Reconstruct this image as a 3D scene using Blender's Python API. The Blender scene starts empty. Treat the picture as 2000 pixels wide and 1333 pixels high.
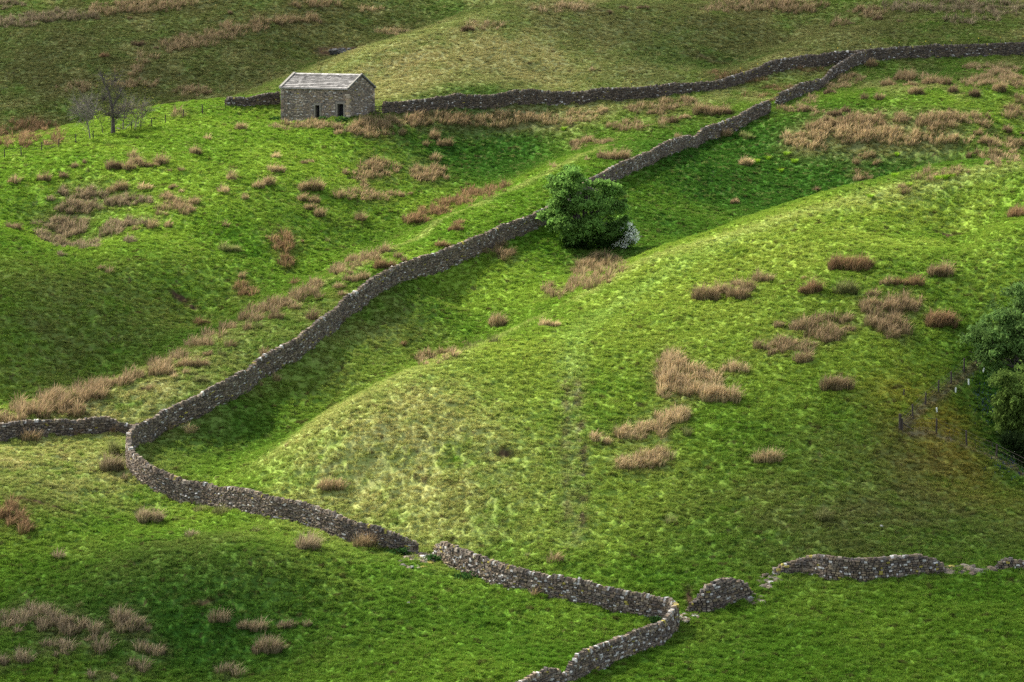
import bpy, math, random
import numpy as np
from mathutils import Vector
random.seed(7); rng = np.random.default_rng(7)
scn = bpy.context.scene
R = math.radians

# ------------------------------------------------------------------ camera
CAMZ = 39.7; PITCH = 6.9; LENS = 100.0
FPX = 2000 * LENS / 36.0
cd = bpy.data.cameras.new('camera'); cam = bpy.data.objects.new('camera', cd)
scn.collection.objects.link(cam); scn.camera = cam
cd.lens = LENS; cd.sensor_width = 36.0; cd.clip_end = 5000; cd.clip_start = 1
cam.location = (0, 0, CAMZ); cam.rotation_euler = (R(90 - PITCH), 0, 0)

# ------------------------------------------------------------------ light
SUN_EL, SUN_AZ = 47.0, -56.0        # azimuth from +Y (view direction), negative = left
w = bpy.data.worlds.new('World'); scn.world = w; w.use_nodes = True
nt = w.node_tree; bg = nt.nodes['Background']
sky = nt.nodes.new('ShaderNodeTexSky'); sky.sky_type = 'NISHITA'; sky.sun_disc = False
sky.sun_elevation = R(SUN_EL); sky.sun_rotation = R(SUN_AZ); sky.air_density = 1.0; sky.dust_density = 2.0
hs = nt.nodes.new('ShaderNodeHueSaturation'); hs.inputs['Saturation'].default_value = .5      # hazy white-blue sky
nt.links.new(sky.outputs[0], hs.inputs['Color']); nt.links.new(hs.outputs[0], bg.inputs[0]); bg.inputs[1].default_value = 0.15
sd = bpy.data.lights.new('sun', 'SUN'); so = bpy.data.objects.new('sun', sd); scn.collection.objects.link(so)
sd.energy = 4.3; sd.angle = R(2.5); sd.color = (1.0, 0.93, 0.80)
SUNV = Vector((math.sin(R(SUN_AZ)) * math.cos(R(SUN_EL)), math.cos(R(SUN_AZ)) * math.cos(R(SUN_EL)), math.sin(R(SUN_EL))))
so.rotation_euler = SUNV.to_track_quat('Z', 'Y').to_euler(); so.location = (-60, 200, 150)
scn.view_settings.view_transform = 'Standard'; scn.view_settings.look = 'None'
scn.view_settings.exposure = 1.52; scn.view_settings.gamma = 1.0
scn.render.engine = 'CYCLES'
scn.cycles.max_bounces = 5; scn.cycles.diffuse_bounces = 3; scn.cycles.transparent_max_bounces = 6
scn.cycles.use_denoising = False

# ------------------------------------------------------------------ noise
def _h(ix, iy, s):
    n = (ix.astype(np.int64) * 374761393 + iy.astype(np.int64) * 668265263 + s * 1442695041) & 0xffffffff
    n = ((n ^ (n >> 13)) * 1274126177) & 0xffffffff
    return ((n ^ (n >> 16)) & 0xffffff) / float(0xffffff)
def vnoise(x, y, s=0):
    ix = np.floor(x); iy = np.floor(y); fx = x - ix; fy = y - iy
    ux = fx * fx * fx * (fx * (fx * 6 - 15) + 10); uy = fy * fy * fy * (fy * (fy * 6 - 15) + 10)
    a = _h(ix, iy, s); b = _h(ix + 1, iy, s); c = _h(ix, iy + 1, s); d = _h(ix + 1, iy + 1, s)
    return (a + (b - a) * ux) * (1 - uy) + (c + (d - c) * ux) * uy
def fbm(x, y, s=0, o=3):                       # about -1 .. 1
    t = 0; a = 1; n = 0
    for k in range(o):
        ca, sa = math.cos(.7 + k), math.sin(.7 + k)
        t = t + a * (vnoise(x * ca - y * sa, x * sa + y * ca, s + k * 17) * 2 - 1); n += a; a *= .5; x = x * 2.03; y = y * 2.03
    return t / n * 1.5

# ------------------------------------------------------------------ terrain
SL = math.tan(R(10.1)); PC = -32.2            # mean hillside plane z = SL*y + PC
cp, sp_ = math.cos(R(PITCH)), math.sin(R(PITCH))
def ray(u, v):
    a = (np.asarray(u, float) - 1000) / FPX; b = (666.5 - np.asarray(v, float)) / FPX
    return np.stack([a, cp + b * sp_, -sp_ + b * cp], -1)       # direction (not unit)
def on_plane(u, v, h):
    d = ray(u, v); t = (CAMZ - PC - h) / (SL * d[..., 1] - d[..., 2])
    return d * t[..., None] + np.array([0, 0, CAMZ])
CTRL = [
# crest of the bank above the long wall, and the gully behind it
(0,822,1.1),(100,795,1.1),(220,752,1.1),(300,718,1.2),(420,655,1.3),(520,608,1.3),(620,558,1.3),(700,517,1.4),(760,487,1.4),(850,434,1.3),(950,391,1.2),(1000,369,1.1),(1080,330,.9),(1180,285,.6),
(0,800,-2.2),(200,740,-2.4),(400,643,-2.5),(600,545,-2.6),(720,487,-2.6),(800,445,-2.8),(900,392,-2.6),(1050,322,-2.2),
# foot of the long wall
(270,869,.4),(445,788,.9),(607,683,1.2),(721,588,1.3),(829,538,1.3),(1007,465,1.2),(1065,442,1.0),(1193,358,.8),(1330,293,.6),(1504,219,.3),
# swale
(350,885,-.4),(450,868,-.7),(900,640,-.5),(1000,560,.1),(1100,520,-.1),
# bright spur: crest, hollow behind, body
(520,893,.6),(580,852,1.8),(650,806,3.1),(780,737,3.9),(880,697,3.9),(960,667,3.4),(1040,628,2.5),
(560,838,-.8),(650,785,-.8),(780,712,-.7),(880,675,-.7),(960,645,-.4),
(700,870,2.6),(850,800,3.7),(1000,750,3.6),(1100,700,3.6),(1150,620,3.1),(900,920,1.9),(1100,850,2.5),(700,950,.8),(1000,1000,.9),(1200,1050,.5),(1300,900,1.6),(1300,750,3.0),(1400,850,2.1),
# big bright hill on the right
(1150,572,2.7),(1240,517,4.0),(1330,484,4.8),(1480,442,5.5),(1600,407,6.1),(1720,377,6.6),(1850,347,7.0),(2000,322,7.5),
(1240,502,.2),(1330,469,-.8),(1480,427,-1.8),(1600,394,-2.4),(1720,365,-2.4),(1850,335,-2.0),(2000,310,-1.6),
(1500,520,5.0),(1500,650,4.2),(1700,500,6.1),(1700,650,4.2),(1860,440,4.9),(1850,485,5.4),(1980,450,6.6),(1850,600,4.2),(1650,800,2.5),(1800,800,2.0),(1950,700,2.4),(1950,850,0),(1850,950,0),(1600,950,1.2),(1700,1080,.3),(1950,1080,0),
# near ground
(1500,1180,0),(1900,1250,.5),(1600,1300,.5),(1200,1280,0),(1300,1180,0),(1100,1240,0),(800,1150,0),(900,1300,.3),(480,1090,1.8),(300,1200,.3),(100,1100,.5),(60,950,.9),(300,1012,-.7),(450,1270,-.6),(100,1300,0),(100,870,.5),(230,850,.1),(800,1050,0),(560,1000,.2),(100,812,1.1),
# slope left of the gully, up to the barn
(0,700,-.5),(0,600,1.1),(200,660,-1.0),(200,600,.1),(400,590,-1.8),(550,500,-1.5),(450,510,-.6),(300,540,.0),(300,490,.6),(60,590,.9),(120,440,-.1),(150,478,-.3),(160,512,.6),(0,450,1.9),(250,430,.7),(450,420,.6),(650,440,-1.3),(700,390,-1),(800,380,-2.2),(900,330,-2.4),(1000,290,-2.2),(600,350,.6),(400,330,1.8),(200,340,2.1),(0,370,2.0),(700,290,.2),(850,270,-.8),(1000,245,-1),(1150,240,-.6),
(540,236,.4),(600,236,.8),(680,237,1.25),(724,224,1.1),(470,235,1.5),
(750,222,1.0),(850,212,.7),(1000,206,.4),(1200,200,.1),(1330,188,0),(1450,160,.1),(1600,130,.4),(1700,118,.6),(1850,112,.9),(2000,108,1.1),
# edge of the barn field, and the valley behind
(0,308,2.2),(140,279,2.4),(220,261,2.5),(300,241,2.5),(400,216,2.2),(450,208,1.7),(530,204,.9),
(0,292,-4.5),(140,260,-4.6),(220,243,-4.6),(300,223,-4.5),(400,197,-4.2),(520,172,-3.8),
(100,200,-3.6),(300,150,-3.0),(500,120,-3.2),(600,100,-4),(650,118,-4.4),(200,80,-1.5),(500,40,-1.6),(0,100,-1.6),(200,0,0),(600,0,-1),(800,30,-3),(850,0,-2.4),(750,62,-4),
# rounded hill right of the barn
(640,147,1.2),(700,108,2.0),(760,81,2.4),(850,53,2.8),(960,20,3.1),(1010,3,3.2),
(700,92,-3.8),(850,40,-3.2),(960,8,-2.4),
(760,150,1.3),(900,120,1.9),(1000,160,1.0),(1100,80,2.0),(1200,130,.9),(1200,40,2.2),(1400,40,.8),(1350,110,-.2),(1420,135,-.8),(1500,60,-.6),(1650,30,0),
(1480,137,.7),(1520,109,1.2),(1600,73,1.5),(1650,52,1.5),(1450,122,-1.0),(1520,92,-1.2),(1600,58,-1.0),
(1700,70,1.3),(1900,60,1.4),(1900,10,1.6),(1750,3,1.2),
# field above the dark bowl
(1600,170,.1),(1800,160,1),(1950,170,1.5),(1700,230,1),(1600,250,.5),(1850,250,.8),(1700,300,-1),(1500,300,-1.4),(1450,360,-1.6),(1300,400,-.6),(1250,440,-.4),(1950,290,-.2),
# outside the frame
(-500,1300,0),(-500,900,.5),(-500,650,-1),(-500,400,1.5),(-500,250,-3),(-500,50,-1),(2500,1300,0),(2500,900,0),(2500,600,3),(2500,350,5),(2500,200,1),(2500,50,2),(1000,1550,0),(0,1550,0),(2000,1550,0),(1000,-120,3),(0,-120,1),(2000,-120,3),
]
C = np.array(CTRL, float); C[:, 2] *= 1.3
P3 = on_plane(C[:, 0], C[:, 1], C[:, 2]); PX, PY, PH = P3[:, 0], P3[:, 1], C[:, 2]
def _U(r2): return np.where(r2 > 1e-9, .5 * r2 * np.log(r2 + 1e-12), 0)
n = len(C); sc = 50.0
K = _U(((PX[:, None] - PX) ** 2 + (PY[:, None] - PY) ** 2) / sc ** 2) + np.eye(n) * 4e-4
Q = np.stack([np.ones(n), PX / sc, PY / sc], 1)
A = np.block([[K, Q], [Q.T, np.zeros((3, 3))]])
Wt = np.linalg.solve(A, np.concatenate([PH, np.zeros(3)]))
GX0, GX1, GY0, GY1, GS = -180, 180, 90, 640, 1.0
gx = np.arange(GX0, GX1 + GS, GS); gy = np.arange(GY0, GY1 + GS, GS)
XX, YY = np.meshgrid(gx, gy)
G = Wt[n] + Wt[n + 1] * XX / sc + Wt[n + 2] * YY / sc
HOL = []
for i in range(n):
    G += Wt[i] * _U(((XX - PX[i]) ** 2 + (YY - PY[i]) ** 2) / sc ** 2)
fade = np.clip((YY - 440) / 120, 0, 1); fade = 1 - fade * fade * (3 - 2 * fade)
fx = np.clip((np.abs(XX) - 100) / 70, 0, 1); fade *= 1 - fx * fx * (3 - 2 * fx)
fn = np.clip((140 - YY) / 40, 0, 1); fade *= 1 - fn
G = np.clip(G, -9, 11) * fade
# small hollows: (u, v, radius x, radius y in metres, depth)
_hp = [(895,562,3.0,3.8,-1.5),(128,470,3.4,5.0,-.7),(1880,462,1.8,4.0,-1.1),(985,888,1.0,.6,-.45),(350,585,.9,.9,-.4),(1380,385,3,4,-.5)]
def base_h(x, y):
    fxx = np.clip((x - GX0) / GS, 1, G.shape[1] - 3.001); fyy = np.clip((y - GY0) / GS, 1, G.shape[0] - 3.001)
    ix = fxx.astype(int); iy = fyy.astype(int); tx = fxx - ix; ty = fyy - iy
    def cw(t): return [((-t + 2) * t - 1) * t / 2, ((3 * t - 5) * t * t + 2) / 2, ((-3 * t + 4) * t + 1) * t / 2, (t - 1) * t * t / 2]
    wx = cw(tx); wy = cw(ty); o = 0
    for j in range(4):
        r = 0
        for i in range(4): r = r + wx[i] * G[iy + j - 1, ix + i - 1]
        o = o + wy[j] * r
    for (hx, hy, rx, ry, dp) in HOL: o = o + dp * np.exp(-((x - hx) / rx) ** 2 - ((y - hy) / ry) ** 2)
    return o
def height(x, y):
    x = np.asarray(x, float); y = np.asarray(y, float)
    return SL * y + PC + base_h(x, y) + .22 * fbm(x / 9, y / 9, 3, 2) + .11 * fbm(x / 2.6, y / 2.6, 11, 3)
_T = np.concatenate([np.arange(130, 460, .6), np.arange(460, 640, 4.)])
def cast(u, v):
    """points where the rays through photo pixels meet the hillside"""
    u = np.atleast_1d(np.asarray(u, float)); v = np.atleast_1d(np.asarray(v, float)); d = ray(u, v); out = []
    for c in range(0, len(u), 400):
        e = d[c:c + 400]; X_ = e[:, :1] * _T; Y_ = e[:, 1:2] * _T; Z_ = e[:, 2:3] * _T + CAMZ
        jx = np.clip(((X_ - GX0) / GS).astype(int), 0, G.shape[1] - 1); jy = np.clip(((Y_ - GY0) / GS).astype(int), 0, G.shape[0] - 1)
        may = Z_ < SL * Y_ + PC + G[jy, jx] + .7                      # coarse test first, exact test where it may hit
        below = np.zeros(may.shape, bool); idx = np.nonzero(may); below[idx] = Z_[idx] < height(X_[idx], Y_[idx])
        k = np.where(below.any(1), below.argmax(1), len(_T) - 1); hi = _T[k]; lo = _T[np.maximum(k - 1, 0)]
        for _ in range(7):
            m = (lo + hi) / 2; p = e * m[:, None]; b = (p[:, 2] + CAMZ) < height(p[:, 0], p[:, 1]); hi = np.where(b, m, hi); lo = np.where(b, lo, m)
        p = e * hi[:, None]; p[:, 2] += CAMZ; out.append(p)
    return np.concatenate(out)
def at(u, v): return cast([u], [v])[0]
_q = cast([h[0] for h in _hp], [h[1] for h in _hp])
HOL = [(_q[i][0], _q[i][1], *_hp[i][2:]) for i in range(len(_hp))]

# ------------------------------------------------------------------ beds of rushes: (label, colour, blade height m, density, [(u, v, ru, rv), ...])
BEDS = [
('large grey brown rush bed scattered over the left field, upper half', 'g', .6, 1.5, [(172,380,34,12),(155,405,40,14),(236,392,36,11),(284,393,13,8),(126,372,12,7)]),
('curved grey brown rush bed in the round hollow of the left field', 'g', .6, 1.5, [(125,438,62,9),(120,456,52,10),(105,470,28,9),(160,478,40,8),(250,437,46,9),(220,455,20,8),(253,467,14,8),(121,499,12,5)]),
('brown rush bed of three clumps right of the scattered left field bed', 'b', .55, 1.3, [(327,385,14,9),(352,398,34,9),(366,412,14,8),(317,412,10,10),(345,405,14,6)]),
('long brown rush bank topping the gully rim, lower left part', 'b', .8, 2.0, [(15,820,34,10),(60,800,40,12),(110,785,46,13),(160,768,46,13),(200,755,30,10),(152,805,13,9),(170,775,14,7),(84,813,8,4),(125,808,9,5)]),
('brown rush fringe along the middle of the gully rim', 'b', .75, 1.9, [(235,745,20,8),(262,735,16,8),(305,715,24,10),(345,697,22,6),(388,672,26,7),(420,655,20,5),(450,640,22,5),(485,622,22,7),(515,606,26,9),(548,594,22,9),(585,578,18,8),(620,556,16,7)]),
('brown rush fringe along the upper gully rim', 'b', .75, 1.7, [(665,528,26,8),(700,512,28,9),(722,500,18,7),(610,572,12,6)]),
('rust brown rush strip on the floor of the upper gully', 'r', .75, 1.8, [(815,428,26,8),(850,412,34,9),(890,395,34,9),(930,380,34,8),(972,368,24,6),(600,420,1,1)]),
('brown rush bed of dense tufts on the slope below the barn field', 'b', .6, 1.5, [(737,330,36,17),(705,345,18,9),(712,362,10,7)]),
('brown rush bed beside the dense one, nearer the dark hollow', 'b', .6, 1.3, [(835,338,38,15),(820,348,18,8)]),
('low wide brown rush bed beneath the two dense beds', 'b', .55, 1.4, [(705,380,34,10),(745,383,26,9)]),
('brown rush bed running in front of the barn foot', 'b', .6, 1.0, [(560,247,32,8),(600,243,40,7),(640,247,30,6),(610,240,20,5)]),
('wide pale brown rush bed right of the barn under the hurdle', 'b', .7, 1.1, [(700,250,24,10),(735,240,42,12),(725,260,42,7),(790,238,50,9),(850,230,60,11),(910,236,40,9)]),
('pale rush bed in front of the top wall beyond the barn bed', 'y', .65, 1.0, [(990,228,50,8),(1035,230,34,9),(975,240,30,7)]),
('loose straw rushes thinning out along the foot of the top wall', 'y', .55, .5, [(1120,225,50,13),(1170,215,36,10),(1090,240,30,8)]),
('brown rush bed between the top wall and the rounded green bank', 'b', .6, .9, [(1275,212,52,11),(1330,200,40,9),(1230,245,42,9),(1300,237,24,6),(1180,280,24,6),(1135,278,22,9)]),
('rust coloured rush strip before the top wall near the wall junction', 'r', .5, .8, [(1480,187,46,4),(1540,172,46,6),(1470,155,24,6),(1575,135,26,4),(1620,145,14,6),(1430,145,60,8)]),
('brown rushes at the foot of the broken wall', 'b', .6, .9, [(1654,155,30,12),(1630,168,26,6),(1583,196,16,9),(1560,212,34,5),(1600,220,20,5),(1533,210,14,4)]),
('huge pale brown rush bed in the right field, lower left part', 'y', .7, 1.0, [(1565,273,40,14),(1640,262,60,16),(1700,262,60,14),(1760,270,50,12),(1840,272,58,9),(1590,290,24,5)]),
('huge brown rush bed in the right field, upper right part', 'b', .7, 1.1, [(1655,240,70,13),(1605,247,30,7),(1700,232,30,9),(1762,233,22,8),(1830,236,46,15),(1855,228,30,10),(1905,234,34,10),(1925,243,14,6)]),
('brown rush beds below the top wall near the right edge', 'b', .6, 1.4, [(1912,160,30,9),(1950,153,36,15),(1985,160,20,12),(1904,130,24,7),(1955,135,34,9),(1800,150,12,4)]),
('dense brown rush bed at the right edge above the bright hill', 'b', .65, 1.0, [(1955,308,46,13),(1970,282,34,12),(1985,220,30,12),(1990,195,14,7),(1930,277,14,6)]),
('thin brown rushes above the crest of the bright hill', 'b', .6, .7, [(1805,346,28,8),(1850,336,40,8),(1765,370,18,7),(1690,304,24,5),(1681,344,19,9)]),
('brown rush bed below the green tree', 'b', .7, .9, [(1170,510,44,14),(1190,525,38,14),(1140,530,30,12),(1110,562,44,11),(1150,548,40,14),(1085,575,22,8)]),
('brown rushes at the foot of the long wall left of the tree', 'b', .65, .9, [(965,490,26,8),(990,500,22,9),(975,480,12,8)]),
('brown rush strip peeping over the crest of the mound', 'b', .65, 1.0, [(850,698,34,11),(880,690,18,8),(835,712,14,5)]),
('greenish rush strip on the mound crest right of the brown strip', 'o', .6, .7, [(915,680,24,7),(945,672,18,6),(966,664,12,5)]),
('large pale rush bed in the middle of the bright mound', 'y', .75, 1.2, [(1310,715,30,22),(1335,735,50,18),(1325,765,42,14),(1385,745,26,9),(1435,722,30,9),(1360,765,30,9),(1300,740,22,12)]),
('long pale rush strip rising beside the tyre tracks', 'y', .75, 1.2, [(1180,858,24,7),(1225,852,30,10),(1265,838,34,12),(1300,820,30,13),(1325,808,18,11),(1298,852,9,9)]),
('pale rush strip below the long one beside the tyre tracks', 'y', .7, 1.2, [(1220,906,34,9),(1258,900,40,13),(1290,892,24,10)]),
('brown rush bed of two rows on the big hill, nearer row', 'b', .7, 1.1, [(1600,662,32,13),(1635,648,32,11),(1580,678,14,9),(1510,680,32,11),(1540,676,26,12)]),
('brown rush bed of two rows on the big hill, farther row', 'b', .7, 1.1, [(1565,638,26,9),(1600,630,30,10),(1550,645,12,7),(1652,627,14,8)]),
('large brown rush bed on the big hill above the dark trees', 'b', .75, 1.1, [(1700,605,30,12),(1745,600,46,14),(1780,592,24,11),(1720,628,40,12),(1750,650,30,11),(1738,638,20,9)]),
('dark brown rush bed in the lower left corner of the picture', 'g', .65, 1.1, [(28,1212,30,22),(90,1200,26,12),(112,1228,46,18),(140,1222,26,14),(60,1195,20,9)]),
('dim grey brown rushes under the corner bed', 'g', .7, .8, [(105,1268,36,14),(30,1287,34,10),(186,1245,26,12),(190,1270,22,8),(0,1300,20,10)]),
('grey brown rush bed right of the corner bed', 'g', .75, 1.0, [(225,1208,18,14),(250,1220,34,14),(275,1228,22,10)]),
('sparse dull rushes on the dark ground at the bottom edge', 'g', .6, .5, [(280,1268,26,8),(317,1275,18,7),(263,1305,30,9),(446,1315,24,9),(199,1325,28,8)]),
('reddish bracken and rush patch at the left edge below the low wall', 'r', .8, .8, [(20,1012,30,16),(34,990,18,8),(47,1032,12,10)]),
('dead russet bracken filling the valley at the left edge', 'r', .8, .55, [(30,270,46,20),(80,262,46,18),(60,245,44,12),(105,280,26,10)]),
('pale brown rush band across the far slope above the trees', 'b', .8, .8, [(340,88,30,9),(385,82,44,11),(430,68,44,9),(330,97,16,5)]),
('brown rush band running to the upper right on the far slope', 'b', .8, .8, [(480,55,50,8),(540,42,50,7),(590,38,44,7),(620,42,14,4)]),
('grey brown heath in the top left corner', 'g', .8, .8, [(30,42,60,11),(100,32,60,10),(150,32,40,7),(10,10,40,8)]),
('brown heath band along the top edge left of centre', 'b', .8, .7, [(260,14,90,12),(200,24,30,8),(330,6,50,8),(620,8,60,7)]),
('scattered brown rushes on the far slope above the bare trees', 'b', .8, .5, [(285,115,20,10),(255,138,30,9),(270,165,40,9),(380,180,44,10),(230,165,20,6),(150,170,40,8),(350,222,18,8)]),
('pale rush strips on top of the rounded hill', 'y', .7, .7, [(945,50,36,8),(1095,17,60,7),(1130,12,50,6),(770,62,30,6),(725,18,26,5)]),
('brown heath along the top edge right of centre', 'b', .8, .7, [(1480,12,80,11),(1560,14,60,12),(1700,22,44,11),(1640,45,18,9),(1400,18,40,6)]),
('brown heath in the top right corner', 'g', .8, .6, [(1850,12,80,14),(1950,18,60,14),(1900,40,60,6),(1760,14,40,10)]),
('tall brown rushes catching light in the olive patch of the left slope', 'r', .7, .7, [(556,470,34,14),(553,495,18,12),(560,518,14,8)]),
('small brown rush bed low on the left slope by the gully', 'r', .6, .8, [(476,572,24,10),(470,560,12,6)]),
]
RC = {'b': (.262, .190, .112), 'g': (.225, .175, .115), 'r': (.22, .14, .08), 'y': (.37, .275, .16), 'o': (.17, .175, .07), 'd': (.18, .125, .08)}
def ell_area(u, v, ru, rv):
    p = at(u, v); pm_ = FPX / p[1]; return math.pi * (ru / pm_) * (rv / pm_ / .25), pm_

# ------------------------------------------------------------------ mesh and material helpers
def mesh_np(name, V, F, col=None, mat=None, smooth=False):
    V = np.asarray(V, np.float32); F = np.asarray(F, np.int32)
    me = bpy.data.meshes.new(name)
    me.vertices.add(len(V)); me.vertices.foreach_set('co', V.ravel())
    me.loops.add(F.size); me.loops.foreach_set('vertex_index', F.ravel())
    me.polygons.add(len(F)); me.polygons.foreach_set('loop_start', np.arange(len(F), dtype=np.int32) * F.shape[1])
    me.update(calc_edges=True)
    if col is not None:
        c = np.ones((len(V), 4), np.float32); c[:, :3] = col
        a = me.color_attributes.new('col', 'FLOAT_COLOR', 'POINT'); a.data.foreach_set('color', c.ravel())
    me.polygons.foreach_set('use_smooth', np.full(len(F), smooth))
    if mat: me.materials.append(mat)
    return me
def put(me, name=None, parent=None, loc=None):
    o = bpy.data.objects.new(name or me.name, me); scn.collection.objects.link(o)
    if parent: o.parent = parent
    if loc is not None: o.location = loc
    return o
def empty(name, loc=(0, 0, 0), rz=0):
    o = bpy.data.objects.new(name, None); scn.collection.objects.link(o); o.location = loc; o.rotation_euler = (0, 0, rz); o.empty_display_size = .2
    return o
def tag(o, label=None, cat=None, group=None, kind=None):
    if label: o['label'] = label
    if cat: o['category'] = cat
    if group: o['group'] = group
    if kind: o['kind'] = kind
    return o
def mat_col(name, rough=.9, transl=0.0, bump=0, bscale=20, vary=.0, attr='col', atype='GEOMETRY', flat=None, attr2=False, vscale=8.0, spec=.2):
    m = bpy.data.materials.new(name); m.use_nodes = True; t = m.node_tree; t.nodes.clear(); L = t.links.new
    out = t.nodes.new('ShaderNodeOutputMaterial')
    if flat is None:
        a = t.nodes.new('ShaderNodeAttribute'); a.attribute_name = attr; a.attribute_type = atype; c = a.outputs['Color']
    else:
        a = t.nodes.new('ShaderNodeRGB'); a.outputs[0].default_value = (*flat, 1); c = a.outputs[0]
    if attr2:                                    # blade colour times the colour carried by the point
        b = t.nodes.new('ShaderNodeAttribute'); b.attribute_name = 'shade'; x = t.nodes.new('ShaderNodeMix'); x.data_type = 'RGBA'; x.blend_type = 'MULTIPLY'; x.inputs[0].default_value = 1
        L(c, x.inputs[6]); L(b.outputs['Color'], x.inputs[7]); c = x.outputs[2]
    if vary:
        g = t.nodes.new('ShaderNodeNewGeometry'); nz = t.nodes.new('ShaderNodeTexNoise'); nz.inputs['Scale'].default_value = vscale; nz.inputs['Detail'].default_value = 5; nz.inputs['Roughness'].default_value = .7
        L(g.outputs['Position'], nz.inputs['Vector'])
        mr = t.nodes.new('ShaderNodeMapRange'); mr.inputs[1].default_value = .3; mr.inputs[2].default_value = .7; mr.inputs[3].default_value = 1 - vary; mr.inputs[4].default_value = 1 + vary
        L(nz.outputs[0], mr.inputs[0]); x = t.nodes.new('ShaderNodeVectorMath'); x.operation = 'SCALE'; L(c, x.inputs[0]); L(mr.outputs[0], x.inputs['Scale']); c = x.outputs[0]
    if transl:
        d = t.nodes.new('ShaderNodeBsdfDiffuse'); tr = t.nodes.new('ShaderNodeBsdfTranslucent'); mx = t.nodes.new('ShaderNodeMixShader'); mx.inputs[0].default_value = transl
        L(c, d.inputs[0]); L(c, tr.inputs[0]); L(d.outputs[0], mx.inputs[1]); L(tr.outputs[0], mx.inputs[2]); L(mx.outputs[0], out.inputs[0])
    else:
        p = t.nodes.new('ShaderNodeBsdfPrincipled'); p.inputs['Roughness'].default_value = rough; p.inputs['Specular IOR Level'].default_value = spec
        L(c, p.inputs['Base Color']); L(p.outputs[0], out.inputs[0])
        if bump:
            nb = t.nodes.new('ShaderNodeTexNoise'); nb.inputs['Scale'].default_value = bscale; nb.inputs['Detail'].default_value = 6
            g2 = t.nodes.new('ShaderNodeNewGeometry'); L(g2.outputs['Position'], nb.inputs['Vector'])
            bp = t.nodes.new('ShaderNodeBump'); bp.inputs['Strength'].default_value = 1; bp.inputs['Distance'].default_value = bump; L(nb.outputs[0], bp.inputs['Height']); L(bp.outputs[0], p.inputs['Normal'])
    return m
M_ground = mat_col('turf', spec=0.0, rough=1.0, bump=.12, bscale=3.2, vary=.25, vscale=5)
M_grass = mat_col('grass_blades', transl=.42, attr='tint', atype='INSTANCER', attr2=True)
M_rush = mat_col('dry_rush', transl=.3)
M_leaf = mat_col('leaves', transl=.5)
M_stone = mat_col('field_stone', rough=.95, bump=.02, bscale=14, vary=.35, vscale=9)
M_slate = mat_col('stone_slate', rough=.8, bump=.01, bscale=14, vary=.3, vscale=6)
M_bark = mat_col('bark', rough=.95, bump=.02, bscale=18, vary=.3)
M_wood = mat_col('weathered_wood', flat=(.045, .036, .028), vary=.3)
M_wire = mat_col('rusty_wire', flat=(.10, .08, .065))
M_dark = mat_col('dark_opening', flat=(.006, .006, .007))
M_tube = mat_col('plastic_tube', flat=(.55, .58, .50), rough=.5)
M_yel = mat_col('yellow_plastic', flat=(.55, .42, .05), rough=.5)

# ------------------------------------------------------------------ turf colour: what grows where, plus some painted light and shade
def polyd(x, y, pts):
    d = np.full(x.shape, 1e9)
    for p, q in zip(pts[:-1], pts[1:]):
        vx, vy = q[0] - p[0], q[1] - p[1]; t = np.clip(((x - p[0]) * vx + (y - p[1]) * vy) / (vx * vx + vy * vy + 1e-9), 0, 1)
        d = np.minimum(d, np.hypot(x - p[0] - t * vx, y - p[1] - t * vy))
    return d
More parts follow.
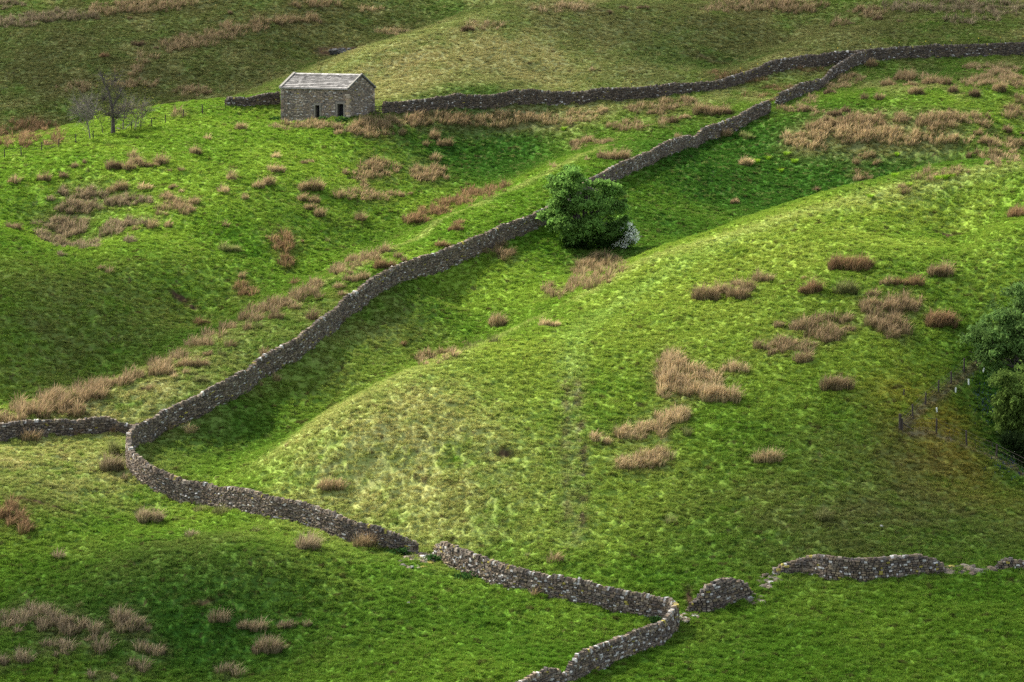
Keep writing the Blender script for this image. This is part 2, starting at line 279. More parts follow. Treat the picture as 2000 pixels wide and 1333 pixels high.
# (u, v, radius x, radius y in metres, kind, strength)
BLOBS = [
(740,880,6,10,'straw',.48),(880,820,6,9,'straw',.42),(950,950,7,8,'straw',.4),(650,850,4,6,'straw',.5),(1250,1010,9,8,'yellow',.4),(1500,480,12,10,'yellow',.7),(1300,600,9,10,'yellow',.55),(1500,620,10,10,'yellow',.5),(1050,690,8,8,'yellow',.6),(1400,540,10,8,'yellow',.5),(640,600,6,6,'yellow',.3),(1750,400,16,8,'yellow',.6),(1900,520,10,10,'yellow',.4),(1150,800,8,10,'yellow',.4),
(720,130,8,12,'straw',.75),(850,110,12,16,'straw',.65),(1000,150,14,12,'straw',.7),(1150,110,14,16,'straw',.5),(1300,60,14,20,'straw',.4),(820,170,10,8,'straw',.5),(1550,112,6,8,'straw',.7),(1400,122,12,9,'deep',.75),(1330,128,8,5,'deep',.5),(1470,90,12,9,'moss',.8),(900,20,14,12,'deep',.5),(760,45,14,10,'deep',.4),(620,120,10,8,'deep',.35),(1700,70,16,20,'moss',.5),(1900,50,20,25,'moss',.6),(1400,30,20,15,'moss',.45),(1100,20,20,12,'moss',.35),  # deep on the far fold: shade of its right flank painted into the turf
(270,770,6,7,'straw',.55),(190,800,4,4,'straw',.6),(430,680,4,6,'straw',.45),(330,740,5,6,'straw',.4),
(90,900,6,7,'straw',.7),(180,940,5,5,'straw',.45),(60,980,5,6,'moss',.45),(330,1080,7,7,'moss',.45),(450,1130,8,8,'moss',.4),
(150,640,10,8,'moss',.5),(330,600,9,7,'moss',.4),(100,560,10,7,'moss',.3),(20,700,10,7,'moss',.5),(350,690,8,5,'moss',.2),(650,430,8,6,'moss',.25),
(300,120,24,18,'moss',.65),(550,110,16,16,'moss',.75),(120,130,20,18,'moss',.4),(480,60,18,16,'moss',.4),(700,20,18,14,'moss',.6),(800,60,12,10,'moss',.5),(100,40,20,12,'moss',.3),(330,180,14,14,'moss',.6),(60,200,16,14,'moss',.4),
(640,650,5,8,'straw',.35),(720,620,6,6,'moss',.35),(800,600,5,5,'moss',.35),(650,740,6,6,'moss',.3),
(1740,1000,9,8,'moss',.65),(1620,1030,8,6,'moss',.5),(1850,960,8,7,'moss',.45),(1880,880,5,7,'orange',.9),(1860,830,4,4,'orange',.5),(1800,900,6,5,'moss',.5),(1500,1000,8,8,'moss',.3),(1900,1010,7,6,'moss',.3),(1350,1250,7,5,'moss',.15),
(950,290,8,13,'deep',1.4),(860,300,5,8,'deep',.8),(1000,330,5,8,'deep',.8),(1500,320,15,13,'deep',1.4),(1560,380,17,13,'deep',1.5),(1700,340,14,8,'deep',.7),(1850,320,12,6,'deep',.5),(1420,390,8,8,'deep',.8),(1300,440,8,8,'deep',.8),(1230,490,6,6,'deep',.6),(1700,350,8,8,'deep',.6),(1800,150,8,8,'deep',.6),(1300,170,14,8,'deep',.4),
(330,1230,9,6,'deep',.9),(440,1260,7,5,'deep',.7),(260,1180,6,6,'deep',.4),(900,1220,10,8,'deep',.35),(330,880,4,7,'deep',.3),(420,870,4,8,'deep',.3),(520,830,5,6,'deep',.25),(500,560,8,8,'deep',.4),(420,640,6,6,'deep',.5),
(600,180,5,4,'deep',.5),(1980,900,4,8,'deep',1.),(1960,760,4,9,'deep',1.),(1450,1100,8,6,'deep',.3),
(300,420,14,9,'deep',.0),
(985,886,.8,.35,'soil',1.0),(352,583,1.2,.6,'soil',1.2),(375,600,.8,.4,'soil',1.),(1845,458,1.6,.6,'soil',1.3),(280,760,.4,.3,'soil',.8),(1345,1165,.35,2.2,'soil',1.0),(95,988,2.2,.25,'soil',1.0),(400,1178,.8,.3,'soil',.9),(1400,120,3,2,'soil',.5),(650,100,2.5,1.5,'soil',1.1),(700,95,2.5,1.4,'soil',1.1),
]
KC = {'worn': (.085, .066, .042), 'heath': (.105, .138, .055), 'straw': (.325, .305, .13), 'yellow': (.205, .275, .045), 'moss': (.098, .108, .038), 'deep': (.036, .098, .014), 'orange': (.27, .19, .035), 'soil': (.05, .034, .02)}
for _bd in BEDS:
    for (u, v, ru, rv) in _bd[4]:
        if ru > 2: pm_ = FPX / at(u, v)[1]; BLOBS.append((u, v, ru / pm_ * .95, max(.7, rv / pm_ / .27), 'rushy_' + _bd[1], .5))
for _k in RC: KC['rushy_' + _k] = tuple(c * .55 + g_ * .3 for c, g_ in zip(RC[_k], (.07, .15, .01)))
_b = cast([b[0] for b in BLOBS], [b[1] for b in BLOBS])
_t1 = cast([1107,1105,1103,1108,1110], [760,820,900,970,1030]); _t2 = cast([1130,1128,1136,1141,1136], [740,790,850,950,1030])
_t4 = cast([1116,1118,1118,1124], [700,790,900,1060])
_t3 = cast([1112,1120,1180,1290,1400,1490], [720,655,612,540,480,441])
_fn1 = cast([1758,1807,1858,1907,1960], [843,794,752,712,680]); _fn2 = cast([1762,1829,1888,1946,2003], [845,850,874,899,930])
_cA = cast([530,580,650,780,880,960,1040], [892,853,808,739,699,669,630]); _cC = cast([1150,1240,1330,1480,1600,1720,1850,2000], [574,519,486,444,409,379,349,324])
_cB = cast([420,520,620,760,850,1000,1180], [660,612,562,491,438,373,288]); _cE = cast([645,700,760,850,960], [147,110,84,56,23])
def albedo(x, y):
    sh = x.shape
    a = fbm(x / 14, y / 14, 31, 3); b = fbm(x / 3.1, y / 3.1, 41, 3); c = fbm(x / .5, y / .5, 51, 2)
    g = np.clip(.5 + .5 * a + .26 * b, 0, 1)[..., None]
    col = np.array((.076, .166, .016)) * (1 - g) + np.array((.150, .246, .030)) * g
    def mix(col, k, m):
        m = np.clip(m, 0, 1)[..., None]; return col * (1 - m) + np.array(KC[k]) * m
    m = np.clip((y - 325) / 40, 0, 1) * np.clip(.75 + .5 * a, 0, 1) * .6 * np.clip(1.3 - x / 60 * .6, .5, 1); col = mix(col, 'heath', m)
    fy = np.clip((y - 322) / 15, 0, 1); e = fbm(x / 4.5, y / 8, 121, 3); col = mix(col, 'straw', fy * np.clip(e * 1.3 - .1, 0, .6)); e = fbm(x / 6, y / 11, 131, 3); col = mix(col, 'moss', fy * np.clip(e * 1.6 - .1, 0, .75))
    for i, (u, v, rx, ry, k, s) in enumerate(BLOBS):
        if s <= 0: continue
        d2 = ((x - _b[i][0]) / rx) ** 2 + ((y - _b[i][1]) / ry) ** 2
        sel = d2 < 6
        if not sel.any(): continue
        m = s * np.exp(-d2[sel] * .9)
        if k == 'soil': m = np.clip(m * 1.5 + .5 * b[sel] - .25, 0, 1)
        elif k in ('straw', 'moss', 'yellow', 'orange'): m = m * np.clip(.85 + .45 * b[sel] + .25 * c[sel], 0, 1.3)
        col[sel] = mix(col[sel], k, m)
    # scattered dead tufts and bare flecks
    far = np.clip((y - 200) / 180, 0, 1)
    m = np.clip((fbm(x / .22, y / .3, 77, 2) - .6) * 4, 0, 1) * (.1 + .25 * far); col = mix(col, 'straw', m)
    m = np.clip((fbm(x / .4, y / .4, 97, 2) - .80) * 5, 0, 1) * .7; col = mix(col, 'soil', m)
    spk = np.clip(fbm(x / .5, y / .9, 87, 2) * 1.1 + .5, 0, 1)
    for t, wd, st in ((_t1, .36, .7), (_t2, .40, .95)):
        d = polyd(x, y, t); col = mix(col, 'worn', np.exp(-(d / wd) ** 2) * spk * st)
    d = polyd(x, y, _t4); m = np.exp(-(d / 1.0) ** 2) * .38 * np.clip(.8 + .6 * c, 0, 1); m = m[..., None]; col = col * (1 - m) + np.array((.26, .30, .12)) * m
    d = polyd(x, y, _t3); m = np.exp(-(d / 1.3) ** 2) * .55
    m = np.clip(m, 0, 1)[..., None]; col = col * (1 - m) + np.array((.22, .33, .07)) * m
    d = polyd(x, y, _fn1); d = np.minimum(d, polyd(x, y, _fn2)); m = (np.exp(-(d / .35) ** 2) * .75)[..., None]; col = col * (1 - m) + np.array((.15, .125, .075)) * m
    for t, wd in ((_cA, 1.4), (_cC, 1.6), (_cB, .7), (_cE, 2.5)):     # crest rims: glow of backlit grass tips painted into the colour
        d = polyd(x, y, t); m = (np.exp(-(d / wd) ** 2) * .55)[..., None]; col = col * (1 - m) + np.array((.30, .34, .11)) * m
    return col

# ------------------------------------------------------------------ ground
th = np.concatenate([np.linspace(-40, -12.2, 60), np.linspace(-12, 12, 1100), np.linspace(12.2, 40, 60)])
yy = np.concatenate([np.linspace(20, 149, 60), np.linspace(150, 450, 2000), np.linspace(452, 1400, 120)])
T, Y = np.meshgrid(np.radians(th), yy); X = np.tan(T) * Y
Z = height(X, Y); Z = np.where(Y > 700, np.minimum(Z, height(X * 0, Y * 0 + 700) + (Y - 700) * .05), Z)
Z = np.where(Y < 128, np.minimum(Z, SL * Y + PC), Z)
Z = Z + (.13 * fbm(X / .48, Y / .48, 71, 2) + .05 * fbm(X / .27, Y / .27, 72, 1)) * ((np.abs(T) < R(12.1)) & (Y > 149) & (Y < 451))
near = (np.abs(T) < R(12.1)) & (Y > 149) & (Y < 451)
COL = np.empty(X.shape + (3,)); COL[:] = (.08, .14, .014)
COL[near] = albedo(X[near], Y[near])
nc, nr = len(th), len(yy)
i = np.arange(nr - 1)[:, None] * nc + np.arange(nc - 1)
F = np.stack([i, i + 1, i + nc + 1, i + nc], -1).reshape(-1, 4)
gm = mesh_np('ground', np.stack([X, Y, Z], -1).reshape(-1, 3), F, COL.reshape(-1, 3) * .9, M_ground, True)
ground = tag(put(gm), 'green hillside pasture of mounds and gullies', 'hillside', kind='structure')

# ------------------------------------------------------------------ blades
def blades(base, hgt, wid, lean, az, colb, colt, bend=.6):
    """curved tapering blades; arrays of n; returns V, F, colour"""
    n = len(hgt); d = np.stack([np.cos(az), np.sin(az), np.zeros(n)], 1); s = np.stack([-np.sin(az + rng.uniform(-1, 1, n)), np.cos(az + rng.uniform(-1, 1, n)), np.zeros(n)], 1)
    up = np.array([0, 0, 1.0])
    m = base + d * (lean * hgt * (1 - bend) * .5)[:, None] + up * (hgt * .55)[:, None]
    t = base + d * (lean * hgt)[:, None] + up * (hgt * np.clip(1 - .25 * lean, .2, 1))[:, None]
    hw = (wid / 2)[:, None] * s
    V = np.stack([base - hw, base + hw, m - hw * .85, m + hw * .85, t], 1).reshape(-1, 3)
    k = np.arange(n)[:, None] * 5
    F = np.concatenate([k + [0, 1, 3], k + [0, 3, 2], k + [2, 3, 4]], 0)
    Cc = np.stack([colb, colb, (colb + colt) / 2, (colb + colt) / 2, colt], 1).reshape(-1, 3)
    return V, F, Cc
tuft_meshes = []
for kx in range(5):
    nb = 46; r = .20 * np.sqrt(rng.random(nb)); a = rng.uniform(0, 2 * np.pi, nb)
    base = np.stack([r * np.cos(a), r * np.sin(a), -.03 + 0 * r], 1)
    hg = (.21 - .45 * r) * rng.uniform(.6, 1.25, nb) + .02
    sh = rng.uniform(.75, 1.25, (nb, 1)) * np.ones((nb, 3)) * np.array([1, 1, 1])
    yl = rng.random((nb, 1)); sh = sh * np.where(yl > .8, np.array([1.4, 1.1, 1.2]), np.array([1, 1, 1]))
    V, F_, Cc = blades(base, hg, rng.uniform(.018, .034, nb), rng.uniform(.2, 1.0, nb), a + rng.normal(0, .7, nb), sh * .9, sh * 1.1)
    me = bpy.data.meshes.new('grass_tussock'); me = mesh_np('grass_tussock', V, F_, None, M_grass)
    c4 = np.ones((len(V), 4), np.float32); c4[:, :3] = Cc; at_ = me.color_attributes.new('shade', 'FLOAT_COLOR', 'POINT'); at_.data.foreach_set('color', c4.ravel())
    tuft_meshes.append(bpy.data.objects.new('grass_tussock', me))
gcol = bpy.data.collections.new('grass_kit')
for o in tuft_meshes: gcol.objects.link(o)
NG = 620000
# fan of points, denser close by
yy_ = 150 + 285 * rng.random(NG) ** 1.15; xx_ = rng.uniform(-1, 1, NG) * yy_ * .232
dens = .62 + .38 * np.clip(.5 + .9 * fbm(xx_ / .48, yy_ / .48, 71, 2), 0, 1)
keep = rng.random(NG) < dens; xx_, yy_ = xx_[keep], yy_[keep]
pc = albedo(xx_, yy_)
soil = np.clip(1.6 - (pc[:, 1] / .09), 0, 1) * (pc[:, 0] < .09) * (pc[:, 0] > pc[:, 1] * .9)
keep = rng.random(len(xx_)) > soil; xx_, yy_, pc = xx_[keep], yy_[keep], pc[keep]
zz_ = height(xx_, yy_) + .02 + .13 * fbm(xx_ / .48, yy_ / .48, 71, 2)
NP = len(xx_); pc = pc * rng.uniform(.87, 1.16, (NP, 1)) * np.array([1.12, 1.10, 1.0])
pm = bpy.data.meshes.new('grass'); pm.vertices.add(NP); pm.vertices.foreach_set('co', np.stack([xx_, yy_, zz_], 1).astype(np.float32).ravel())
c4 = np.ones((NP, 4), np.float32); c4[:, :3] = pc
pm.attributes.new('tint', 'FLOAT_COLOR', 'POINT').data.foreach_set('color', c4.ravel())
rot = np.stack([rng.normal(0, .15, NP), rng.normal(0, .15, NP), rng.uniform(0, 6.28, NP)], 1).astype(np.float32)
pm.attributes.new('rot', 'FLOAT_VECTOR', 'POINT').data.foreach_set('vector', rot.ravel())
ss = (rng.uniform(.65, 1.25, NP) * (.92 + .28 * np.clip((yy_ - 200) / 200, 0, 1))).astype(np.float32)
scl = np.stack([ss * rng.uniform(.9, 1.4, NP), ss, ss * rng.uniform(.6, 1.3, NP)], 1).astype(np.float32)
pm.attributes.new('scl', 'FLOAT_VECTOR', 'POINT').data.foreach_set('vector', scl.ravel())
pm.attributes.new('idx', 'INT', 'POINT').data.foreach_set('value', rng.integers(0, 5, NP).astype(np.int32))
grass = put(pm, 'grass'); tag(grass, 'short tussocky green grass covering the whole hillside', 'grass', kind='stuff')
ng = bpy.data.node_groups.new('grow', 'GeometryNodeTree')
ng.interface.new_socket('Geometry', in_out='INPUT', socket_type='NodeSocketGeometry'); ng.interface.new_socket('Geometry', in_out='OUTPUT', socket_type='NodeSocketGeometry')
N = ng.nodes.new; L = ng.links.new
gi, go = N('NodeGroupInput'), N('NodeGroupOutput'); ip = N('GeometryNodeInstanceOnPoints'); ci = N('GeometryNodeCollectionInfo'); ci.inputs[0].default_value = gcol; ci.inputs['Separate Children'].default_value = True
ip.inputs['Pick Instance'].default_value = True
def na(nm, ty):
    a = N('GeometryNodeInputNamedAttribute'); a.data_type = ty; a.inputs[0].default_value = nm; return a.outputs[0]
mp = N('GeometryNodeMeshToPoints'); L(gi.outputs[0], mp.inputs[0]); L(mp.outputs[0], ip.inputs['Points']); L(ci.outputs[0], ip.inputs['Instance'])
L(na('idx', 'INT'), ip.inputs['Instance Index']); L(na('rot', 'FLOAT_VECTOR'), ip.inputs['Rotation']); L(na('scl', 'FLOAT_VECTOR'), ip.inputs['Scale']); L(ip.outputs[0], go.inputs[0])
gmod = grass.modifiers.new('grow', 'NODES'); gmod.node_group = ng

# ------------------------------------------------------------------ stones and dry stone walls
BOXF = np.array([[0, 1, 2, 3], [4, 7, 6, 5], [8, 9, 10, 11], [0, 4, 5, 1], [1, 5, 6, 2], [2, 6, 7, 3], [3, 7, 4, 0]])
BOXF = np.array([[4, 5, 6, 7], [0, 1, 5, 4], [1, 2, 6, 5], [2, 3, 7, 6], [3, 0, 4, 7]])     # open at the hidden side
STONE_C = np.array([(.115, .10, .082), (.16, .145, .12), (.09, .078, .066), (.14, .115, .085), (.21, .195, .165), (.105, .10, .095), (.175, .15, .105), (.13, .11, .09)])
def stone_cols(n, lich=.08, bright=1.0):
    c = STONE_C[rng.integers(0, len(STONE_C), n)] * rng.uniform(.5, 1.35, (n, 1)) * bright * .86 * np.array([1.08, .98, .88])
    p = rng.random(n); c = np.where((p < lich)[:, None], np.array((.40, .385, .35)) * rng.uniform(.7, 1.1, (n, 1)), c)
    return np.where(((p >= lich) & (p < lich * 1.25))[:, None], np.array((.27, .23, .05)) * rng.uniform(.7, 1.1, (n, 1)), c)
def stone_boxes(cen, ax, up, nrm, ln, ht, dp, jit=.18, col=None):
    """stones standing out of a face: centre, axis along, up, outward normal (n,3); half sizes"""
    n = len(cen); V = np.zeros((n, 8, 3))
    for k, (a, b) in enumerate(((-1, -1), (1, -1), (1, 1), (-1, 1))):
        ja = rng.uniform(-jit, jit, n); jb = rng.uniform(-jit, jit, n)
        V[:, k] = cen + ax * (a * ln)[:, None] + up * (b * ht)[:, None] - nrm * .12
        V[:, k + 4] = cen + ax * ((a * .84 + ja) * ln)[:, None] + up * ((b * .80 + jb) * ht)[:, None] + nrm * (dp * rng.uniform(.6, 1.3, n))[:, None]
    F = (np.arange(n)[:, None, None] * 8 + BOXF[None]).reshape(-1, 4)
    c = np.repeat(col, 8, 0)
    return V.reshape(-1, 3), F, c
def face_stones(O, ax, W, H, nrm, up=np.array([0, 0, 1.0]), hmean=.13, lmean=.3, dp=.03, lich=.06, bright=1.0, skip=None, top=None):
    cen, ln, ht = [], [], []; z = 0
    while z < H:
        h = hmean * rng.uniform(.7, 1.35); x = -rng.random() * .2
        while x < W:
            l = lmean * rng.uniform(.5, 1.6); x0, x1 = max(x, 0), min(x + l, W); xm, zm = (x0 + x1) / 2, z + h / 2
            if x1 - x0 > .05 and not (skip and skip(x0, x1, z, z + h)) and (top is None or z + h * .9 < top(xm)):
                cen.append(O + ax * xm + up * zm); ln.append((x1 - x0) / 2 - .006); ht.append(h / 2 - .005)
            x += l
        z += h
    n = len(cen); cen = np.array(cen); E = np.ones((n, 1))
    return stone_boxes(cen, ax * E, up * E, nrm * E, np.array(ln), np.array(ht), np.full(n, dp), .12, stone_cols(n, lich, bright))
def boulder(p, r, flat=.6):
    """irregular block: a box with cut corners, all faces closed"""
    n = 10; th_ = np.linspace(0, 2 * np.pi, 6, endpoint=False) + rng.uniform(0, 1)
    rr = r * rng.uniform(.75, 1.15, (3, 6)) * np.array([[.95], [1.05], [.6]]); zz = np.array([-.35, .25, .75]) * r * flat
    V = [(p[0] + rr[k, j] * math.cos(th_[j]), p[1] + rr[k, j] * math.sin(th_[j]) * rng.uniform(.8, 1), p[2] + zz[k] + rng.normal(0, .08) * r) for k in range(3) for j in range(6)]
    F = [(k * 6 + j, k * 6 + (j + 1) % 6, k * 6 + 6 + (j + 1) % 6, k * 6 + 6 + j) for k in range(2) for j in range(6)]
    F += [(12, 13, 14, 15), (12, 15, 16, 17)]
    return np.array(V), np.array(F)
def join(parts):
    Vs, Fs, Cs, o = [], [], [], 0
    for V, F, c in parts:
        Vs.append(V); Fs.append(F + o); Cs.append(np.broadcast_to(c, (len(V), 3))); o += len(V)
    return np.concatenate(Vs), np.concatenate(Fs), np.concatenate(Cs)
def resample(P, step):
    P = np.asarray(P); d = np.concatenate([[0], np.cumsum(np.hypot(*(P[1:, :2] - P[:-1, :2]).T))]); m = max(2, int(d[-1] / step) + 1)
    s = np.linspace(0, d[-1], m); q = np.stack([np.interp(s, d, P[:, 0]), np.interp(s, d, P[:, 1])], 1)
    for _ in range(8): q[1:-1] = (q[:-2] + 2 * q[1:-1] + q[2:]) / 4
    return q, s
def wall(name, pts, label, shift=.25, hm=.10, lm=.22, cope=True, lich=.06, bright=1.0, ends=(0, 0), thick=.52):
    """pts: (u, v at the foot, height in metres)"""
    W = cast([p[0] for p in pts], [p[1] for p in pts]); W[:, 1] += shift
    q, s = resample(W, .25); d = np.concatenate([[0], np.cumsum(np.hypot(*(W[1:, :2] - W[:-1, :2]).T))]); hh = np.interp(s, d, [p[2] for p in pts])
    hh = hh * (1 + .10 * fbm(s / 4, s * 0 + len(pts), 5, 3)) + .035 * rng.normal(0, 1, len(s))
    L_ = s[-1]; zb = height(q[:, 0], q[:, 1])
    for _ in range(2): zb[1:-1] = (zb[:-2] + zb[1:-1] * 2 + zb[2:]) / 4
    tg = np.gradient(q, axis=0); tg /= np.linalg.norm(tg, axis=1)[:, None]
    def samp(a, x): return np.stack([np.interp(x, s, a[:, k]) for k in range(a.shape[1])], 1) if a.ndim == 2 else np.interp(x, s, a)
    p0 = at(pts[0][0], pts[0][1]); root = empty(name, (q[0][0], q[0][1], zb[0])); org = np.array([q[0][0], q[0][1], zb[0]])
    parts = []
    # core, slightly inside the stones
    nn = len(s); no = np.stack([-tg[:, 1], tg[:, 0]], 1); V = []
    tb, tt = thick / 2 - .05, thick * .33 - .05
    for k in range(nn):
        for (o, z) in ((-tb, -.5), (-tt, hh[k] - .03), (tt, hh[k] - .03), (tb, -.5)):
            V.append((q[k][0] + no[k][0] * o, q[k][1] + no[k][1] * o, zb[k] + z))
    V = np.array(V); F = []
    for k in range(nn - 1):
        for j in range(3): F.append((k * 4 + j, k * 4 + 4 + j, k * 4 + 5 + j, k * 4 + 1 + j))
    F += [(0, 1, 2, 3), (nn * 4 - 1, nn * 4 - 2, nn * 4 - 3, nn * 4 - 4)]
    parts.append((V, np.array(F), np.array((.035, .03, .026))))
    # both faces
    for side in (-1, 1):
        cen, ln, ht, off = [], [], [], []; z = -.15
        while z < hh.max():
            h = hm * rng.uniform(.75, 1.3); n = int(L_ / lm * 1.02) + 2
            l = lm * rng.uniform(.45, 1.65, n); e = np.cumsum(l) - rng.random() * .3; e = e[(e > 0) & (e < L_)]; e = np.concatenate([[0], e, [L_]]); xm = (e[1:] + e[:-1]) / 2; ll = (e[1:] - e[:-1]) / 2
            zj = rng.normal(0, .012, len(xm)); ok = (z + h * .7 < samp(hh, xm)) & (ll > .03)
            cen.append(np.stack([xm, z + h / 2 + zj], 1)[ok]); ln.append(ll[ok] - .004); ht.append(np.full(ok.sum(), h / 2) * rng.uniform(.85, 1.1, ok.sum())); z += h
        cen = np.concatenate(cen); ln = np.concatenate(ln); ht = np.concatenate(ht)
        P = samp(q, cen[:, 0]); t = samp(tg, cen[:, 0]); t /= np.linalg.norm(t, axis=1)[:, None]; slope = np.gradient(zb, s); sl = samp(slope, cen[:, 0])
        no_ = np.stack([-t[:, 1], t[:, 0]], 1) * side; fr = np.clip(cen[:, 1] / 1.4, 0, 1); off = (tb * (1 - fr) + tt * fr)
        C3 = np.column_stack([P + no_ * off[:, None], samp(zb, cen[:, 0]) + cen[:, 1]])
        ax = np.column_stack([t, sl * .8]); ax /= np.linalg.norm(ax, axis=1)[:, None]
        nr_ = np.column_stack([no_, np.full(len(P), .12)]); up = np.tile([0, 0, 1.0], (len(P), 1))
        parts.append(stone_boxes(C3, ax, up, nr_, ln, ht, rng.uniform(.035, .10, len(P)), .2, stone_cols(len(P), lich, bright)))
    # ragged heads
    for k, sg in ((0, -1), (nn - 1, 1)):
        m = max(2, int(hh[k] / hm)) * 2; zz = rng.uniform(0, max(.1, hh[k] - .1), m); oo = rng.uniform(-.5, .5, m) * thick * .7
        C3 = np.column_stack([q[k][0] + no[k][0] * oo, q[k][1] + no[k][1] * oo, zb[k] + zz]); e = np.ones((m, 1))
        parts.append(stone_boxes(C3, np.append(no[k], 0) * e, np.array([0, 0, 1.0]) * e, np.append(tg[k] * sg, 0) * e, rng.uniform(.1, .2, m), np.full(m, .07), rng.uniform(.03, .16, m), .25, stone_cols(m, lich, bright)))
    V, F, Cc = join(parts); me = mesh_np('wall_body', V - org, F, Cc, M_stone); put(me, 'wall_body', root)
    # coping: slabs on edge, or loose top stones where the wall is ruinous
    x = 0; cen, ln, ht, dpv = [], [], [], []
    while x < L_:
        l = rng.uniform(.10, .22) if cope else rng.uniform(.16, .4); cen.append(x + l / 2); ln.append(l / 2); x += l * (1.0 if cope else rng.uniform(.95, 1.08))
    cen = np.array(cen); ln = np.array(ln); n = len(cen); P = samp(q, cen); t = samp(tg, cen); t /= np.linalg.norm(t, axis=1)[:, None]; h0 = samp(hh, cen)
    hc = rng.uniform(.09, .17, n) if cope else rng.uniform(.05, .12, n); sel = h0 > .15; n = sel.sum()
    P, t, h0, hc, ln, cen = P[sel], t[sel], h0[sel], hc[sel], ln[sel], cen[sel]
    wv = np.column_stack([-t[:, 1], t[:, 0], np.zeros(n)]); lean_ = rng.normal(.25, .18, n) if cope else rng.normal(0, .2, n)
    up = np.column_stack([t * lean_[:, None], np.ones(n)]); up /= np.linalg.norm(up, axis=1)[:, None]; ax = np.column_stack([t, samp(np.gradient(zb, s), cen) * .8])
    C3 = np.column_stack([P + wv[:, :2] * rng.normal(0, .03, n)[:, None], samp(zb, cen) + h0 + .03])
    V, F, Cc = stone_boxes(C3, ax, wv, up, ln * .97, rng.uniform(.14, .2, n), hc, .14, stone_cols(n, lich * 1.2, bright * 1.05))
    put(mesh_np('coping', V - org, F, Cc, M_stone), 'coping', root)
    return tag(root, label, 'wall', kind='thing')
wall('drystone_wall', [(1502,222,1.35),(1460,243,1.35),(1414,265,1.35),(1370,279,1.35),(1330,296,1.4),(1260,327,1.4),(1193,358,1.4),(1130,395,1.4),(1065,440,1.4),(1007,465,1.4),(906,512,1.5),(829,538,1.5),(771,558,1.5),(721,588,1.5),(670,625,1.5),(607,683,1.5),(574,707,1.5),(506,740,1.5),(445,788,1.5),(381,821,1.5),(321,842,1.5),(270,869,1.5),(250,892,1.5),(252,915,1.5),(270,938,1.5),(304,962,1.5),(361,984,1.5),(405,990,1.45),(466,998,1.4),(540,1016,1.4),(607,1031,1.4),(670,1056,1.4),(737,1072,1.3),(788,1084,1.0),(813,1085,.75)],
     'long curving grey drystone wall passing behind the green tree and bending round the mound', lich=.045)
wall('drystone_wall', [(-60,868,1.1),(0,863,1.1),(67,853,1.1),(135,853,1.1),(205,847,1.05),(222,846,.75),(240,846,.5),(262,848,.5)], 'short low drystone wall running from the left edge to the bend of the long wall', lich=.03, bright=.85)
wall('drystone_wall', [(443,209,.8),(470,209,.95),(500,208,1.0),(537,206,1.25),(545,206,1.3)], 'short dark drystone wall joined to the left end of the stone barn', lich=.03, bright=.8)
wall('drystone_wall', [(749,223,1.15),(800,220,1.2),(839,218,1.3),(889,210,1.35),(1007,206,1.4),(1142,204,1.4),(1244,197,1.35),(1340,185,1.2),(1397,178,1.1),(1465,160,1.25),(1549,136,1.4),(1617,130,1.4),(1667,123,1.4),(1769,116,1.4),(1870,113,1.35),(2000,110,1.4),(2080,110,1.4)], 'dark drystone wall crossing the hillside from the wooden hurdle to the right edge', lich=.03, bright=.75)
wall('drystone_wall', [(1692,123,1.3),(1670,132,1.35),(1651,142,1.3),(1628,154,1.2),(1612,165,.7),(1604,173,.8),(1597,177,1.2),(1566,189,1.3),(1540,200,1.3),(1519,208,1.3)], 'broken drystone wall with a dip in it dropping from the top wall to a gap', lich=.05, bright=.85)
wall('drystone_wall', [(853,1092,.7),(862,1098,1.1),(879,1109,1.25),(937,1133,1.4),(991,1151,1.4),(1041,1160,1.25),(1100,1173,1.3),(1176,1190,1.4),(1244,1204,1.4),(1290,1211,1.35),(1314,1216,1.35),(1323,1226,1.4),(1311,1243,1.4),(1288,1264,1.4),(1227,1285,1.35),(1170,1308,1.3),(1126,1327,1.2),(1110,1335,.55),(1098,1341,.5),(1088,1346,1.0),(1060,1352,1.1),(1020,1372,1.0),(960,1400,1.0)], 'near grey and white lichened drystone wall turning sharply back at its right end', lich=.11, hm=.13)
wall('ruined_wall', [(1346,1194,.2),(1360,1195,.8),(1380,1196,1.5),(1405,1186,1.65),(1432,1177,1.5),(1452,1171,1.0),(1464,1166,.35)], 'isolated triangular stump of collapsed drystone wall beside the gateway gap', cope=False, lich=.07, hm=.14, thick=1.0)
wall('ruined_wall', [(1510,1122,.2),(1530,1121,.45),(1566,1117,.65),(1583,1118,.9),(1620,1131,1.25),(1684,1136,1.3),(1752,1129,1.25),(1802,1124,1.15),(1830,1119,.6),(1848,1116,.15)], 'low sagging ruined drystone wall with pale top stones, collapsed at both ends', cope=False, lich=.09, hm=.14, thick=.8)
wall('ruined_wall', [(1950,1110,.25),(1968,1112,.6),(1985,1113,.45),(2030,1115,.5)], 'last scrap of ruined drystone wall at the right edge of the frame', cope=False, lich=.1, hm=.14, thick=.7)
